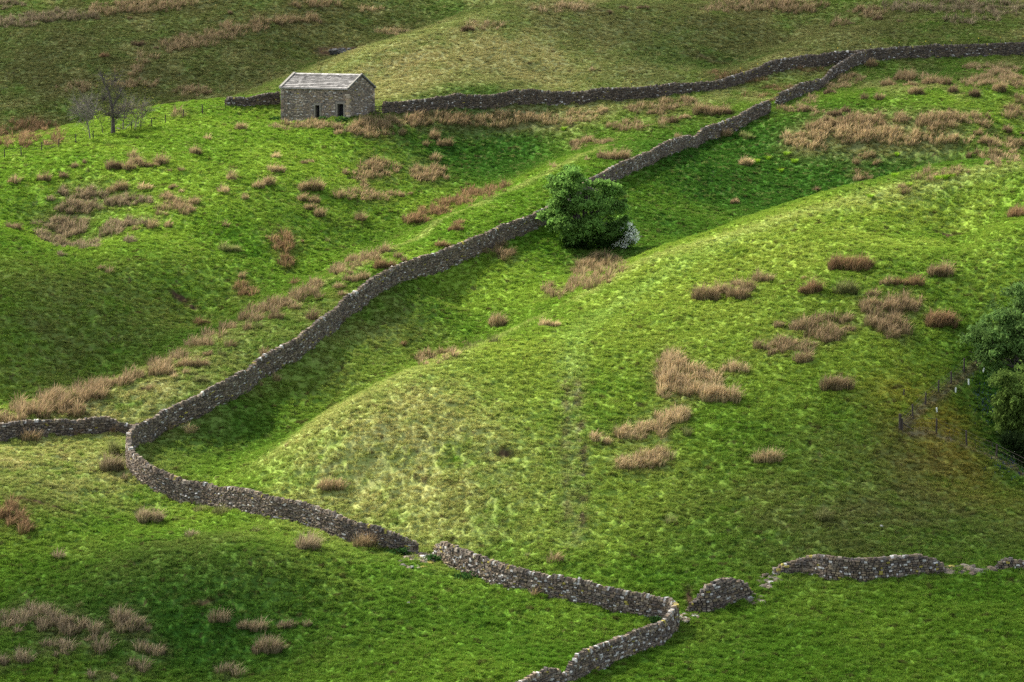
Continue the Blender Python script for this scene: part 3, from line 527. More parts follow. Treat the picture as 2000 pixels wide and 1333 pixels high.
# fallen stones
def heap(name, u, v, ru, rv, n, r0, label, bright=1.0, kind='stuff'):
    a = rng.uniform(0, 6.28, n); k = np.sqrt(rng.random(n)); P = cast(u + ru * k * np.cos(a), v + rv * k * np.sin(a)); org = P[0].copy(); ps = []
    cs = stone_cols(n, .1, 1.1 * bright)
    for i in range(n):
        V, F = boulder(P[i] - org, r0 * rng.uniform(.5, 1.5)); ps.append((V, F, cs[i]))
    V, F, Cc = join(ps); o = put(mesh_np(name, V, F, Cc, M_stone), name, loc=org); return tag(o, label, 'rubble', kind=kind)
heap('rubble', 828, 1093, 34, 8, 120, .26, 'tumbled stones in the gap between the long wall and the near wall')
heap('rubble', 805, 1103, 30, 10, 30, .2, 'small stones spilled on the grass below the wall gap')
heap('rubble', 1890, 1115, 55, 8, 80, .27, 'mossy fallen stones strung between the low ruined wall and the right edge', .8)
heap('rubble', 1500, 1135, 28, 14, 36, .2, 'scattered stones between the wall stump and the low ruined wall')
heap('rubble', 1345, 1207, 20, 8, 30, .19, 'scattered stones between the sharp wall corner and the wall stump')
heap('rubble', 1476, 1172, 16, 10, 22, .24, 'few stones fallen off the right end of the wall stump')
for (u, v, r, lb) in ((925,1146,.0,''),(798,1178,.14,'small pale stone on the grass below the near wall, left of the brown rushes'),(935,1168,.16,'small white stone lying in the field just under the near wall'),(1722,1028,.17,'small pale stone on the shaded slope above the low ruined wall'),(1515,1120,.3,'white stone at the left end of the low ruined wall'),(1593,1093,.0,''),(1076,951,.12,'tiny white stone beside the tyre tracks on the mound'),(1228,1262,.0,''),(190,978,.15,'small pale stone on the grass left of the wall bend'),(1823,1126,.17,'grey stone lying below the right end of the low ruined wall')):
    if r: 
        p = at(u, v); V, F = boulder(np.zeros(3), r); tag(put(mesh_np('fallen_stone', V, F, stone_cols(1, 1.0)[0], M_stone), loc=p), lb, 'stone')
# dark crag behind the barn
p = at(680, 103); ps = []
for k in range(26):
    V, F = boulder(np.array([rng.uniform(-2.2, 2.2), rng.uniform(-.6, .6), rng.uniform(-.3, .5)]), rng.uniform(.25, .75), .8); ps.append((V, F, np.array((.075, .07, .062)) * rng.uniform(.4, 1.8)))
V, F, Cc = join(ps); tag(put(mesh_np('rock_outcrop', V, F, Cc, M_stone), loc=p), 'small dark rock outcrop in the stream gully above the barn roof', 'rock')

# ------------------------------------------------------------------ barn
def barn():
    cr = at(680, 233); W, D, H, RZ = 9.5, 4.9, 3.45, 1.45; th = R(34)
    ex = np.array([math.cos(th), -math.sin(th), 0]); ey = np.array([math.sin(th), math.cos(th), 0]); up = np.array([0, 0, 1.0])
    O = cr - ex * W                                         # front left foot; local x along the front, y back
    z0 = cr[2] - .1; O[2] = z0
    root = empty('stone_barn', (O[0], O[1], z0)); tag(root, 'small stone field barn with pale stone slate roof and two dark doorways', 'barn')
    d1 = (.515 * W, .515 * W + .62, 0, 1.55); d2 = (.845 * W, .845 * W + .85, 0, 1.75); holes = [(.107, 1.85), (.39, 1.85), (.645, 1.85), (.915, 1.85), (.145, 2.9), (.67, 2.9), (.90, 2.9)]
    def L2(V): return V  # local = world minus origin, axes kept
    ed = ex, ey
    def Wd(x, y, z): return ex * x + ey * y + up * z
    # solid walls with real openings on the front
    V, F = [], []
    def quad(*p): k = len(V); V.extend(p); F.append((k, k + 1, k + 2, k + 3))
    xs = [0, d1[0], d1[1], d2[0], d2[1], W]
    for a, b in zip(xs[:-1], xs[1:]):
        zb = d1[3] if (a, b) == (d1[0], d1[1]) else d2[3] if (a, b) == (d2[0], d2[1]) else -1.2
        quad(Wd(a, 0, zb), Wd(b, 0, zb), Wd(b, 0, H), Wd(a, 0, H))
    for d in (d1, d2):
        quad(Wd(d[0], 0, -.5), Wd(d[0], .55, -.5), Wd(d[0], .55, d[3]), Wd(d[0], 0, d[3])); quad(Wd(d[1], .55, -.5), Wd(d[1], 0, -.5), Wd(d[1], 0, d[3]), Wd(d[1], .55, d[3])); quad(Wd(d[0], 0, d[3]), Wd(d[0], .55, d[3]), Wd(d[1], .55, d[3]), Wd(d[1], 0, d[3]))
    quad(Wd(W, D, -1.2), Wd(0, D, -1.2), Wd(0, D, H), Wd(W, D, H))
    for x in (0, W):
        quad(Wd(x, 0, -1.2), Wd(x, D, -1.2), Wd(x, D, H), Wd(x, 0, H)); quad(Wd(x, 0, H), Wd(x, D, H), Wd(x, D / 2, H + RZ), Wd(x, D / 2, H + RZ))
    parts = [(np.array(V), np.array(F), np.array((.10, .09, .075)))]
    def sk(x0, x1, za, zb):
        for d in (d1, d2):
            if x1 > d[0] - .17 and x0 < d[1] + .17 and za < d[3] + .26: return True
        return any(abs((x0 + x1) / 2 - hx * W) < (x1 - x0) / 2 + .07 and za < hz + .1 and zb > hz - .05 for hx, hz in holes)
    zf = -.6
    parts.append(face_stones(Wd(0, 0, zf), ex, W, H - zf, -ey, lmean=.30, hmean=.12, dp=.022, bright=1.5, lich=.04, skip=lambda a, b, c, e: sk(a, b, c + zf, e + zf)))
    parts.append(face_stones(Wd(W, 0, zf), ey, D, H + RZ - zf, ex, lmean=.28, hmean=.12, dp=.022, bright=1.5, lich=.04, top=lambda x: H - zf + RZ * (1 - abs(x - D / 2) / (D / 2)) - .02))
    parts.append(face_stones(Wd(0, D, zf), -ey, D, H + RZ - zf, -ex, lmean=.28, hmean=.12, dp=.022, bright=1.15, top=lambda x: H - zf + RZ * (1 - abs(x - D / 2) / (D / 2)) - .02))
    for (cx, cy, sx, sy) in ((0, 0, 1, 1), (W, 0, -1, 1), (W, D, -1, -1)):   # quoins
        z = -.6; k = 0
        while z < H - .1:
            h = rng.uniform(.2, .3); l = .42 if k % 2 else .24; l2 = .24 if k % 2 else .42; x0, x1 = sorted((cx - sx * .045, cx + sx * l)); y0, y1 = sorted((cy - sy * .045, cy + sy * l2))
            cs = [Wd(x, y, zz) for zz in (z + .01, z + h - .01) for x, y in ((x0, y0), (x1, y0), (x1, y1), (x0, y1))]
            parts.append((np.array(cs), np.array([(0, 1, 5, 4), (1, 2, 6, 5), (2, 3, 7, 6), (3, 0, 4, 7), (4, 5, 6, 7), (3, 2, 1, 0)]), stone_cols(1, 0, 1.5)[0])); z += h; k += 1
    V, F, Cc = join(parts); put(mesh_np('wall', V, F, Cc, M_stone), 'wall', root)
    # door openings: stone surrounds and the dark inside
    def bx(x0, x1, y0, y1, za, zb): return (np.array([Wd(x, y, z) for z in (za, zb) for x, y in ((x0, y0), (x1, y0), (x1, y1), (x0, y1))]), np.array([(0, 1, 5, 4), (1, 2, 6, 5), (2, 3, 7, 6), (3, 0, 4, 7), (4, 5, 6, 7), (3, 2, 1, 0)]))
    for d in (d1, d2):
        ps = [(*bx(d[0] - .16, d[0], -.05, .3, -.4, d[3]), np.array((.15, .135, .105))), (*bx(d[1], d[1] + .16, -.05, .3, -.4, d[3]), np.array((.17, .155, .12))), (*bx(d[0] - .22, d[1] + .22, -.055, .3, d[3], d[3] + .22), np.array((.15, .135, .11)))]
        V, F, Cc = join(ps); fr = put(mesh_np('door_frame', V, F, Cc, M_stone), 'door_frame', root)
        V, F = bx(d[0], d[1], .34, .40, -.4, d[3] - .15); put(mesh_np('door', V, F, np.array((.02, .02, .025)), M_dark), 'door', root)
    for hx, hz in holes:
        V, F = bx(hx * W - .06, hx * W + .06, -.012, -.004, hz - .05, hz + .08); put(mesh_np('putlog_hole', V, F, np.array((.02, .02, .02)), M_dark), 'putlog_hole', root)
    # roof: overlapping slate courses
    ps = []; Ls = math.hypot(D / 2 + .15, RZ + .09)
    for sgn in (-1, 1):
        dn = np.array(ey * sgn * (D / 2 + .15) / Ls - up * (RZ + .09) / Ls); ap = Wd(0, D / 2, H + RZ + .10); nrm = np.cross(ex, dn) * (-sgn if False else 1); nrm = nrm if nrm[2] > 0 else -nrm
        x0, x1 = -.12, W + .12; s_ = Ls
        b0 = [ap + ex * x0 - nrm * .09, ap + ex * x1 - nrm * .09, ap + ex * x1 + dn * Ls - nrm * .09, ap + ex * x0 + dn * Ls - nrm * .09]
        ps.append((np.array(b0 + [p + nrm * .05 for p in b0]), np.array([(0, 1, 2, 3), (7, 6, 5, 4), (0, 4, 5, 1), (1, 5, 6, 2), (2, 6, 7, 3), (3, 7, 4, 0)]), np.array((.06, .055, .05))))
        k = 0; e = 0.0
        while e < Ls - .05:
            st = .40 - .22 * (1 - e / Ls) ; st = max(.2, st); e2 = min(e + st, Ls + .06); x = x0 - rng.random() * .3
            while x < x1:
                wd = rng.uniform(.28, .7); a, b = max(x, x0), min(x + wd, x1)
                if b - a > .03:
                    t0, t1 = .0 - .035, .0 + .035 + rng.uniform(-.008, .012)
                    q0 = [ap + ex * (a + .004) + dn * (e - .02) + nrm * (t0), ap + ex * (b - .004) + dn * (e - .02) + nrm * t0, ap + ex * (b - .004) + dn * (e2 + rng.uniform(-.015, .02)) + nrm * t1, ap + ex * (a + .004) + dn * (e2) + nrm * t1]
                    v = np.array(q0 + [p - nrm * .035 for p in q0]); lum = rng.uniform(.10, .22); c = np.array((lum * 1.0, lum * .96, lum * .90))
                    if rng.random() < .12: c = c * .55
                    if e < .5 and rng.random() < .5: c = c * .7
                    ps.append((v, np.array([(0, 1, 2, 3), (7, 6, 5, 4), (1, 5, 6, 2), (2, 6, 7, 3), (3, 7, 4, 0)]), c))
                x += wd
            e = e2
    V, F, Cc = join(ps); rf = put(mesh_np('roof', V, F, Cc, M_slate), 'roof', root)
    ps = []; x = -.12
    while x < W + .1:                                     # ridge stones
        l = rng.uniform(.45, .6); b = min(x + l, W + .12); zt = H + RZ + .10
        v = np.array([Wd(x + .01, D / 2 - .2, zt - .10), Wd(b - .01, D / 2 - .2, zt - .10), Wd(b - .01, D / 2, zt + .05), Wd(x + .01, D / 2, zt + .05), Wd(x + .01, D / 2 + .2, zt - .10), Wd(b - .01, D / 2 + .2, zt - .10)])
        ps.append((v, np.array([(0, 1, 2, 3), (3, 2, 5, 4)]), np.array((.26, .25, .235)) * rng.uniform(.7, 1.5))); x += l
    V, F, Cc = join(ps); put(mesh_np('ridge', V, F, Cc, M_slate), 'ridge', rf)
    for xa, xb in ((-.16, .16), (W - .02, W + .16)):     # verge copings
        ps = []
        for sgn in (-1, 1):
            a0 = Wd(0, D / 2, H + RZ + .12); dn = ey * sgn * (D / 2 + .18) / Ls - up * (RZ + .11) / Ls; nr_ = up * .12
            c8 = [a0 + ex * x + dn * t + nr_ * z for z in (0, 1) for x, t in ((xa, 0), (xb, 0), (xb, Ls), (xa, Ls))]
            ps.append((np.array(c8), np.array([(0, 1, 5, 4), (1, 2, 6, 5), (2, 3, 7, 6), (3, 0, 4, 7), (4, 5, 6, 7), (3, 2, 1, 0)]), np.array((.19, .18, .155))))
        V, F, Cc = join(ps); put(mesh_np('verge', V, F, Cc, M_stone), 'verge', rf)
    V, F = bx(-.1, W + .1, -.26, -.14, H - .10, H - .0); put(mesh_np('gutter', V, F, np.array((.22, .21, .19)), M_stone), 'gutter', rf)
barn()

# ------------------------------------------------------------------ tubes, fences
def tube(P, rad, n=6, col=(.1, .09, .08)):
    P = np.asarray(P, float); m = len(P); rad = np.broadcast_to(rad, (m,)); T_ = np.gradient(P, axis=0); T_ /= np.linalg.norm(T_, axis=1)[:, None] + 1e-9
    a = np.cross(T_, np.array([.31, .17, .93])); a /= np.linalg.norm(a, axis=1)[:, None] + 1e-9; b = np.cross(T_, a)
    t = np.linspace(0, 2 * np.pi, n, endpoint=False)
    V = (P[:, None] + rad[:, None, None] * (a[:, None] * np.cos(t)[None, :, None] + b[:, None] * np.sin(t)[None, :, None])).reshape(-1, 3)
    i = np.arange(m - 1)[:, None] * n; j = np.arange(n); F = np.stack([i + j, i + (j + 1) % n, i + n + (j + 1) % n, i + n + j], -1).reshape(-1, 4)
    cap = [[(m - 1) * n + k for k in (0, 1, 2, 3)], [(m - 1) * n + k for k in (0, 3, 4, min(5, n - 1))]] if n >= 5 else [[(m - 1) * n + k for k in range(4)]]
    return V, np.concatenate([F, np.array(cap)]), np.asarray(col)
def fence(name, pts, ph, label, wires=(.35, .7, 1.0), pr=.07, extra=None, net=False):
    P = cast([p[0] for p in pts], [p[1] for p in pts]); org = P[0].copy(); root = empty(name, org); tag(root, label, 'fence'); tops = []
    for k, p in enumerate(P):
        h = ph * rng.uniform(.93, 1.08) * (1.15 if (extra is not None and k == extra) else 1); tl = rng.normal(0, .04, 2) * h; r_ = pr * (1.6 if k == extra else 1)
        V, F, c = tube([p - org + (0, 0, -.2), p - org + (tl[0], tl[1], h * .98), p - org + (tl[0], tl[1], h)], [r_, r_, r_ * .7], 7); put(mesh_np('post', V, F, c, M_wood), 'post', root)
    for w_ in wires:
        pp = []
        for a, b in zip(P[:-1], P[1:]):
            for t in np.linspace(0, 1, 9)[:-1]:
                q = a + (b - a) * t; g = height(q[0], q[1]); z = a[2] + (b[2] - a[2]) * t; q = np.array([q[0], q[1], max(z, float(g) - .0)]); pp.append(q - org + (0, 0, w_ * ph - .05 * math.sin(math.pi * t)))
        pp.append(P[-1] - org + (0, 0, w_ * ph)); V, F, c = tube(pp, .008, 4); put(mesh_np('wire', V, F, c, M_wire), 'wire', root)
    if net:
        ps = []
        for a, b in zip(P[:-1], P[1:]):
            n = int(np.linalg.norm(b - a) / .3)
            for t in np.linspace(0, 1, n): q = a + (b - a) * t - org; g = float(height(q[0] + org[0], q[1] + org[1])) - org[2]; g = max(g, q[2]); ps.append(tube([(q[0], q[1], g), (q[0], q[1], g + .75 * ph)], .006, 4))
        V, F, Cc = join(ps); put(mesh_np('netting', V, F, Cc, M_wire), 'netting', root)
    return root
fence('wire_fence', [(-60,325),(9,311),(42,306),(81,296),(115,291),(148,280),(182,273),(223,263),(257,254),(275,252),(297,248),(323,241),(359,232),(395,222),(440,212)], .95, 'post and wire fence along the crest of the field left of the barn', pr=.055)
f1 = fence('plantation_fence', [(1758,843),(1783,818),(1807,794),(1833,772),(1858,752),(1883,728),(1907,712),(1940,690),(1980,665)], 1.1, 'netted post and wire fence climbing from the corner strainer post to the dark trees', extra=0, net=True)
fence('plantation_fence', [(1762,845),(1829,847),(1888,871),(1946,896),(2003,926),(2060,960)], 1.1, 'post and wire fence dropping right from the corner strainer post under the trees', net=True)
p = at(1758, 843); q_ = at(1783, 843) - p; V, F, c = tube([(0, 0, .75), (q_[0], q_[1], max(q_[2], 0) + .05)], .045, 6); put(mesh_np('brace', V, F, c, M_wood), 'brace', f1)
p = at(1765, 774); V, F, c = tube([(0, 0, -.1), (.02, 0, .55)], .05, 6); tag(put(mesh_np('stump_post', V, F, c, M_wood), loc=p), 'short lone post standing in the grass just outside the plantation fence', 'post')
# line of posts with yellow insulators behind the top wall
P = [(1233,172),(1370,167),(1446,145),(1480,137),(1570,120),(1636,105),(1700,98),(1756,94),(1808,92),(1858,90),(1911,86),(1954,84),(1998,82)]
rt = None
for k, (u, v) in enumerate(P):
    p = at(u, v + 6)
    if rt is None: rt = empty('electric_fence', p); o0 = p; tag(rt, 'line of thin posts with yellow insulators just behind the dark top wall', 'fence')
    V, F, c = tube([p - o0 + (0, 0, -.2), p - o0 + (0, 0, 1.0)], .03, 6); po = put(mesh_np('post', V, F, c, M_wood), 'post', rt)
    V, F, c = tube([p - o0 + (0, 0, 1.0), p - o0 + (0, 0, 1.16)], .05, 6); put(mesh_np('insulator', V, F, c, M_yel), 'insulator', po)
# wooden hurdle between barn and wall
p = at(727, 226); q_ = at(748, 224); rt = empty('wooden_hurdle', p); tag(rt, 'small dark wooden hurdle closing the gap between barn and wall', 'gate'); d = q_ - p
for t in (0.0, .33, .66, 1.0):
    V, F, c = tube([d * t + (0, 0, -.1), d * t + (0, 0, 1.0)], .055 if t in (0, 1) else .035, 5); put(mesh_np('post', V, F, c, M_wood), 'post', rt)
for z in (.25, .5, .75, .95):
    V, F, c = tube([np.array((0, 0, z)), d * .5 + (0, -.02, z), d + (0, 0, z)], .04, 5); put(mesh_np('rail', V, F, c, M_wood), 'rail', rt)
# tree guards
for u, v, lb in ((1892,753,'pale green tree guard tube nearest the trees, beside the upper fence'),(1866,770,'pale tree guard tube with cut slanting top beside the upper fence'),(1830,809,'white tree guard tube standing on the orange moss, lowest beside the upper fence'),(1948,847,'white leaning tree guard tube in the shade above the lower fence'),(1964,840,'dim grey tree guard tube right beside the white leaning one'),(1981,894,'white tree guard tube in the dark near the bluebells'),(1919,731,'small dim tree guard tube tucked under the overhanging branches')):
    p = at(u, v); tl = rng.normal(0, .05, 2); V, F, c = tube([(0, 0, -.05), (tl[0], tl[1], .5), (tl[0], tl[1], .5)], [.06, .06, .045], 8); g = put(mesh_np('tree_guard', V, F, c, M_tube), loc=p); tag(g, lb, 'tree guard', group='tree guards inside the fence')

# ------------------------------------------------------------------ rushes
def rush_blades(P, org, hgt, ck, n_per, rad=.3, wid=.03):
    """tufts at points P"""
    m = len(P); n = m * n_per; k = np.repeat(np.arange(m), n_per)
    th_ = rng.uniform(.55, 1.4, m); r = rad * np.sqrt(rng.random(n)) * th_[k]; a = rng.uniform(0, 6.283, n)
    b = P[k] - org + np.stack([r * np.cos(a), r * np.sin(a), np.full(n, -.06)], 1)
    h = hgt * 1.35 * th_[k] * rng.uniform(.55, 1.15, n) * (1 - .5 * (r / (rad * th_[k])) ** 2)
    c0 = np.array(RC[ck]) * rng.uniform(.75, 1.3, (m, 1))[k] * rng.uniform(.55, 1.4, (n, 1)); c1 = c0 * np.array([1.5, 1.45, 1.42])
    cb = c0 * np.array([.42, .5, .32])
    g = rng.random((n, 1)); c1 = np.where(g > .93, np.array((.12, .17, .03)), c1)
    ld = np.stack([np.cos(a), np.sin(a)], 1) * (.15 + 1.0 * (r / (rad * th_[k]))[:, None]) * rng.uniform(.3, .7, (n, 1)) + np.array([.16, -.08]); az = np.arctan2(ld[:, 1], ld[:, 0])
    return blades(b, h, np.full(n, wid) * rng.uniform(.7, 1.3, n), np.hypot(ld[:, 0], ld[:, 1]), az, cb, c1)
nbl = 0
for lb, ck, hgt, dn, ells in BEDS:
    pts = []
    for (u, v, ru, rv) in ells:
        A_, pm_ = ell_area(u, v, ru, rv); n = int(min(420, max(3, A_ * dn * 1.7))) if ru > 2 else 0
        a = rng.uniform(0, 6.283, n); k = np.sqrt(rng.random(n)) * (1 + .12 * rng.normal(0, 1, n))
        if n: pts.append(cast(u + ru * k * np.cos(a), v + 3 + rv * k * np.sin(a)))
    P = np.concatenate(pts); y0 = np.median(P[:, 1]); P = P[np.abs(P[:, 1] - y0) < 60]; org = P[np.argmin(np.abs(P[:, 1] - y0))].copy()
    far = y0 > 290; npb = 34 if far else 58
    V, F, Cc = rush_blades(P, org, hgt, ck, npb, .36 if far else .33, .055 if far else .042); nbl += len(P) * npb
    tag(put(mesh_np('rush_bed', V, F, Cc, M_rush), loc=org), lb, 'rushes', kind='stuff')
ORD = 'first second third fourth fifth sixth seventh eighth ninth tenth eleventh twelfth thirteenth fourteenth fifteenth sixteenth'.split()
CLUMPS = {
'in the row crossing the upper left field': [(224,326,26,16,'d'),(253,327,22,14,'b'),(265,317,20,12,'b'),(282,322,20,12,'b'),(299,322,20,12,'b'),(314,316,20,14,'b')],
'at the far left of the left field': [(24,354,20,12,'b'),(85,348,20,14,'b'),(124,343,14,14,'d'),(147,324,13,11,'b'),(165,316,8,9,'d'),(193,314,6,6,'d'),(259,304,12,12,'b')],
'on the field between barn and row': [(332,334,8,7,'d'),(352,332,12,11,'d'),(382,297,17,12,'b'),(404,270,12,10,'y'),(470,250,16,11,'b'),(537,306,14,10,'y'),(594,318,13,9,'b'),(607,316,12,8,'y'),(452,347,18,16,'y')],
'beside the barn end': [(660,250,16,14,'d'),(661,260,12,10,'b'),(785,260,10,11,'b')],
'above the scattered left rush bed': [(216,371,14,12,'b'),(236,366,20,14,'b'),(285,367,20,11,'y'),(337,364,16,12,'b'),(353,374,11,9,'y'),(98,388,14,10,'g')],
'across the middle of the left slope': [(434,374,16,14,'y'),(479,385,13,11,'y'),(503,364,16,11,'y'),(523,358,18,16,'b'),(540,332,26,13,'y')],
'beneath the scattered left rush bed': [(25,445,24,13,'d'),(267,445,16,12,'b'),(297,441,14,14,'b'),(329,440,12,12,'b'),(439,440,11,10,'b'),(197,524,12,12,'b'),(216,530,13,9,'b')],
'in the loose group beside dense beds': [(590,388,16,14,'b'),(614,392,20,16,'b'),(604,404,20,14,'b'),(624,418,16,14,'b'),(607,367,42,16,'b'),(662,382,14,14,'b'),(677,337,14,12,'b'),(702,427,18,14,'b')],
'on the rim of the dark upper hollow': [(783,381,12,10,'b'),(800,378,11,12,'b'),(830,282,10,12,'b'),(849,267,16,14,'b'),(866,281,26,11,'b'),(849,310,14,12,'b')],
'on the steep side of the gully': [(449,486,34,16,'o'),(471,538,13,10,'b'),(395,630,24,14,'r'),(574,552,14,14,'r'),(640,470,12,8,'o')],
'on the lower bank above the wall': [(292,757,10,11,'b'),(307,728,26,18,'b'),(332,724,18,16,'y'),(340,736,10,12,'y'),(362,728,11,12,'b'),(363,712,30,16,'b'),(395,711,24,16,'b'),(383,690,14,10,'o'),(405,690,20,13,'b'),(433,691,13,12,'o'),(449,674,16,13,'b'),(393,742,28,13,'o'),(61,855,28,18,'b'),(151,847,14,15,'r'),(219,842,16,16,'r')],
'on the middle bank above the wall': [(484,641,13,13,'b'),(506,638,14,12,'o'),(537,619,26,18,'b'),(575,600,15,12,'b'),(624,580,12,14,'d'),(610,620,16,18,'d'),(516,692,13,15,'b'),(684,545,24,16,'b'),(712,541,20,14,'b'),(662,560,20,12,'b'),(668,574,16,14,'b')],
'on the upper bank above the wall': [(754,520,40,18,'r'),(753,489,18,16,'b'),(778,499,14,12,'b'),(788,507,11,15,'d'),(866,479,26,16,'r'),(889,447,26,14,'r'),(896,435,18,10,'r')],
'close under the long wall': [(540,740,12,14,'y'),(510,749,10,11,'y'),(332,836,10,12,'b'),(371,840,18,13,'y'),(609,676,10,10,'b'),(663,624,13,16,'b'),(786,671,13,9,'r'),(906,668,8,8,'b')],
'outside the bend of the wall': [(219,913,34,26,'g'),(222,882,14,30,'o'),(243,932,14,14,'g')],
'in the swale behind the mound': [(972,632,32,20,'b'),(1075,633,32,12,'y'),(560,869,9,12,'b')],
'on the narrow bank above the tree': [(1122,293,12,11,'b'),(1146,312,8,8,'b'),(1080,325,14,10,'y'),(1174,306,10,12,'b'),(1203,309,44,17,'b'),(1183,278,18,9,'b'),(1122,277,16,9,'b'),(1142,276,12,10,'b')],
'on the bank near the wall gap': [(1291,248,11,9,'o'),(1311,236,18,11,'d'),(1337,230,20,10,'b'),(1388,220,58,19,'b'),(1424,221,10,9,'d'),(1325,267,12,11,'b'),(1509,196,18,8,'d')],
'under the upper end of the wall': [(1411,263,28,11,'b'),(1465,268,18,10,'o'),(1448,263,10,9,'o'),(1456,319,24,14,'y'),(1434,393,16,13,'b')],
'just below the broken wall': [(1570,214,22,11,'d'),(1620,181,20,12,'d'),(1630,223,24,13,'d'),(1651,215,18,14,'d'),(1651,232,22,7,'d'),(1647,240,10,7,'d')],
'on the shelf under the top wall': [(1701,127,22,11,'b'),(1688,192,14,10,'d'),(1718,191,15,12,'b'),(1710,214,8,8,'d'),(1729,216,7,8,'d'),(1787,180,20,12,'b'),(1775,167,24,9,'b'),(1735,165,26,12,'b'),(1765,153,36,20,'b'),(1828,162,52,15,'b'),(1801,183,7,8,'d'),(1861,178,16,13,'d'),(1904,185,20,15,'d'),(1880,184,8,10,'d')],
'right of the huge bed': [(1966,132,18,11,'o'),(1951,175,22,14,'b'),(1854,216,6,8,'d'),(1910,260,15,11,'b'),(1966,255,17,15,'d'),(1924,277,30,13,'b'),(1907,298,8,11,'d'),(1893,304,10,9,'d'),(1996,260,10,9,'d')],
'in the bowl under the huge bed': [(1672,317,11,11,'b'),(1710,318,13,11,'b'),(1595,371,10,7,'d'),(1560,262,14,9,'b')],
'on the upper shoulder of the bright hill': [(1661,520,78,28,'r'),(1489,545,36,18,'b'),(1571,543,14,7,'r'),(1988,418,34,26,'r')],
'in the bright hill left group': [(1381,580,46,24,'b'),(1416,570,32,22,'b'),(1440,578,38,22,'b'),(1440,553,22,14,'b'),(1460,562,24,18,'b')],
'in the middle band of the bright hill': [(1580,567,38,22,'r'),(1652,568,38,20,'o'),(1703,573,21,13,'b'),(1730,551,26,16,'b'),(1772,551,52,16,'r'),(1836,533,44,22,'b'),(1522,634,22,16,'b')],
'low on the bright hill, each apart': [(1405,775,66,34,'y'),(1568,701,30,20,'b'),(1634,754,52,26,'b'),(1838,629,52,32,'r'),(1497,895,46,20,'y'),(1338,812,12,16,'y'),(1460,670,8,7,'o'),(1342,845,14,16,'o')],
'on the slope around the track end': [(1311,1018,18,13,'o'),(1607,1010,24,20,'o'),(1028,1084,16,14,'o'),(1085,1093,20,15,'b'),(645,950,44,16,'b')],
'in the near field left of the walls': [(294,1013,44,26,'g'),(344,1013,18,9,'o'),(374,1045,20,12,'g'),(500,1037,16,10,'o'),(111,1085,20,16,'g'),(601,1067,36,28,'g'),(429,1000,30,14,'o'),(395,996,24,12,'o')],
'scattered across the near bottom field': [(429,1207,30,18,'g'),(476,1220,26,18,'g'),(503,1224,26,22,'g'),(559,1220,32,16,'g'),(600,1218,16,12,'g'),(520,1266,52,26,'g'),(640,1249,18,12,'d'),(162,1213,18,14,'g'),(155,1183,12,10,'o'),(560,1262,14,12,'o')],
'against the foot of the near walls': [(1044,1158,13,18,'b'),(712,1062,32,22,'b'),(735,1068,14,12,'o')],
'on the far slope beyond the barn field': [(202,110,14,8,'r'),(270,87,20,8,'d'),(304,94,12,7,'d'),(356,68,10,8,'d'),(189,37,8,4,'d'),(253,35,10,5,'d'),(450,25,9,7,'d')],
'on the rounded hill right of the barn': [(914,58,20,9,'d'),(900,62,8,5,'d'),(1190,25,9,6,'d'),(1217,16,12,6,'d'),(1254,16,20,6,'d'),(1157,137,10,9,'y'),(1664,47,10,6,'d'),(1714,37,14,9,'d'),(1756,42,10,5,'d')],
}
CW = {'b': 'brown', 'g': 'greyish', 'r': 'reddish brown', 'y': 'pale straw', 'o': 'olive green', 'd': 'dark brown'}
for phrase, items in CLUMPS.items():
    items = sorted(items); m = len(items)
    for q, (u, v, w_, h_, ck) in enumerate(items):
        w_ *= 1.12
        p = at(u, v + .35 * h_); pm_ = FPX / p[1]; wm = w_ / pm_; hm_ = min(.95, max(.3, h_ / pm_ * 1.1)); dep = max(0, h_ - 13 * pm_ / 18)
        nt_ = max(1, int(wm / .36 + .5)); n = max(1, int(nt_ * (1 + dep / 7)))
        uu = u + (rng.uniform(-.5, .5, n) if n > 1 else np.zeros(1)) * max(0, w_ - .35 * pm_); vv = v + .35 * h_ - rng.uniform(0, 1, n) * dep * .8
        if n > 1: uu = u + (np.linspace(-.5, .5, n)[rng.permutation(n)]) * max(0, w_ - .5 * pm_)
        P = cast(uu, vv); P = P[np.abs(P[:, 1] - p[1]) < 8]
        if not len(P): P = p[None]
        npb = int(90 * min(1.6, max(.5, wm)) / max(1, wm) ** .3) + 20
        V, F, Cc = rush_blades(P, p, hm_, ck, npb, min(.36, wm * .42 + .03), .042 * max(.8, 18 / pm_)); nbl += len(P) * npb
        size = 'tiny' if w_ < 11 else 'small' if w_ < 22.5 else 'medium' if w_ < 38 else 'large'
        pos = '' if m == 1 else ORD[q] + ' from left, '
        lab = f"{size} {CW[ck]} rush clump, {pos}{phrase.replace(chr(8217), '')}"
        if len(lab.replace(',', '').split()) > 16: print('LONG', lab)
        tag(put(mesh_np('rush_clump', V, F, Cc, M_rush), loc=p), lab, 'rush clump', group='rush clumps ' + phrase.split(',')[0].replace(chr(8217), ''))
print('rush blades', nbl)

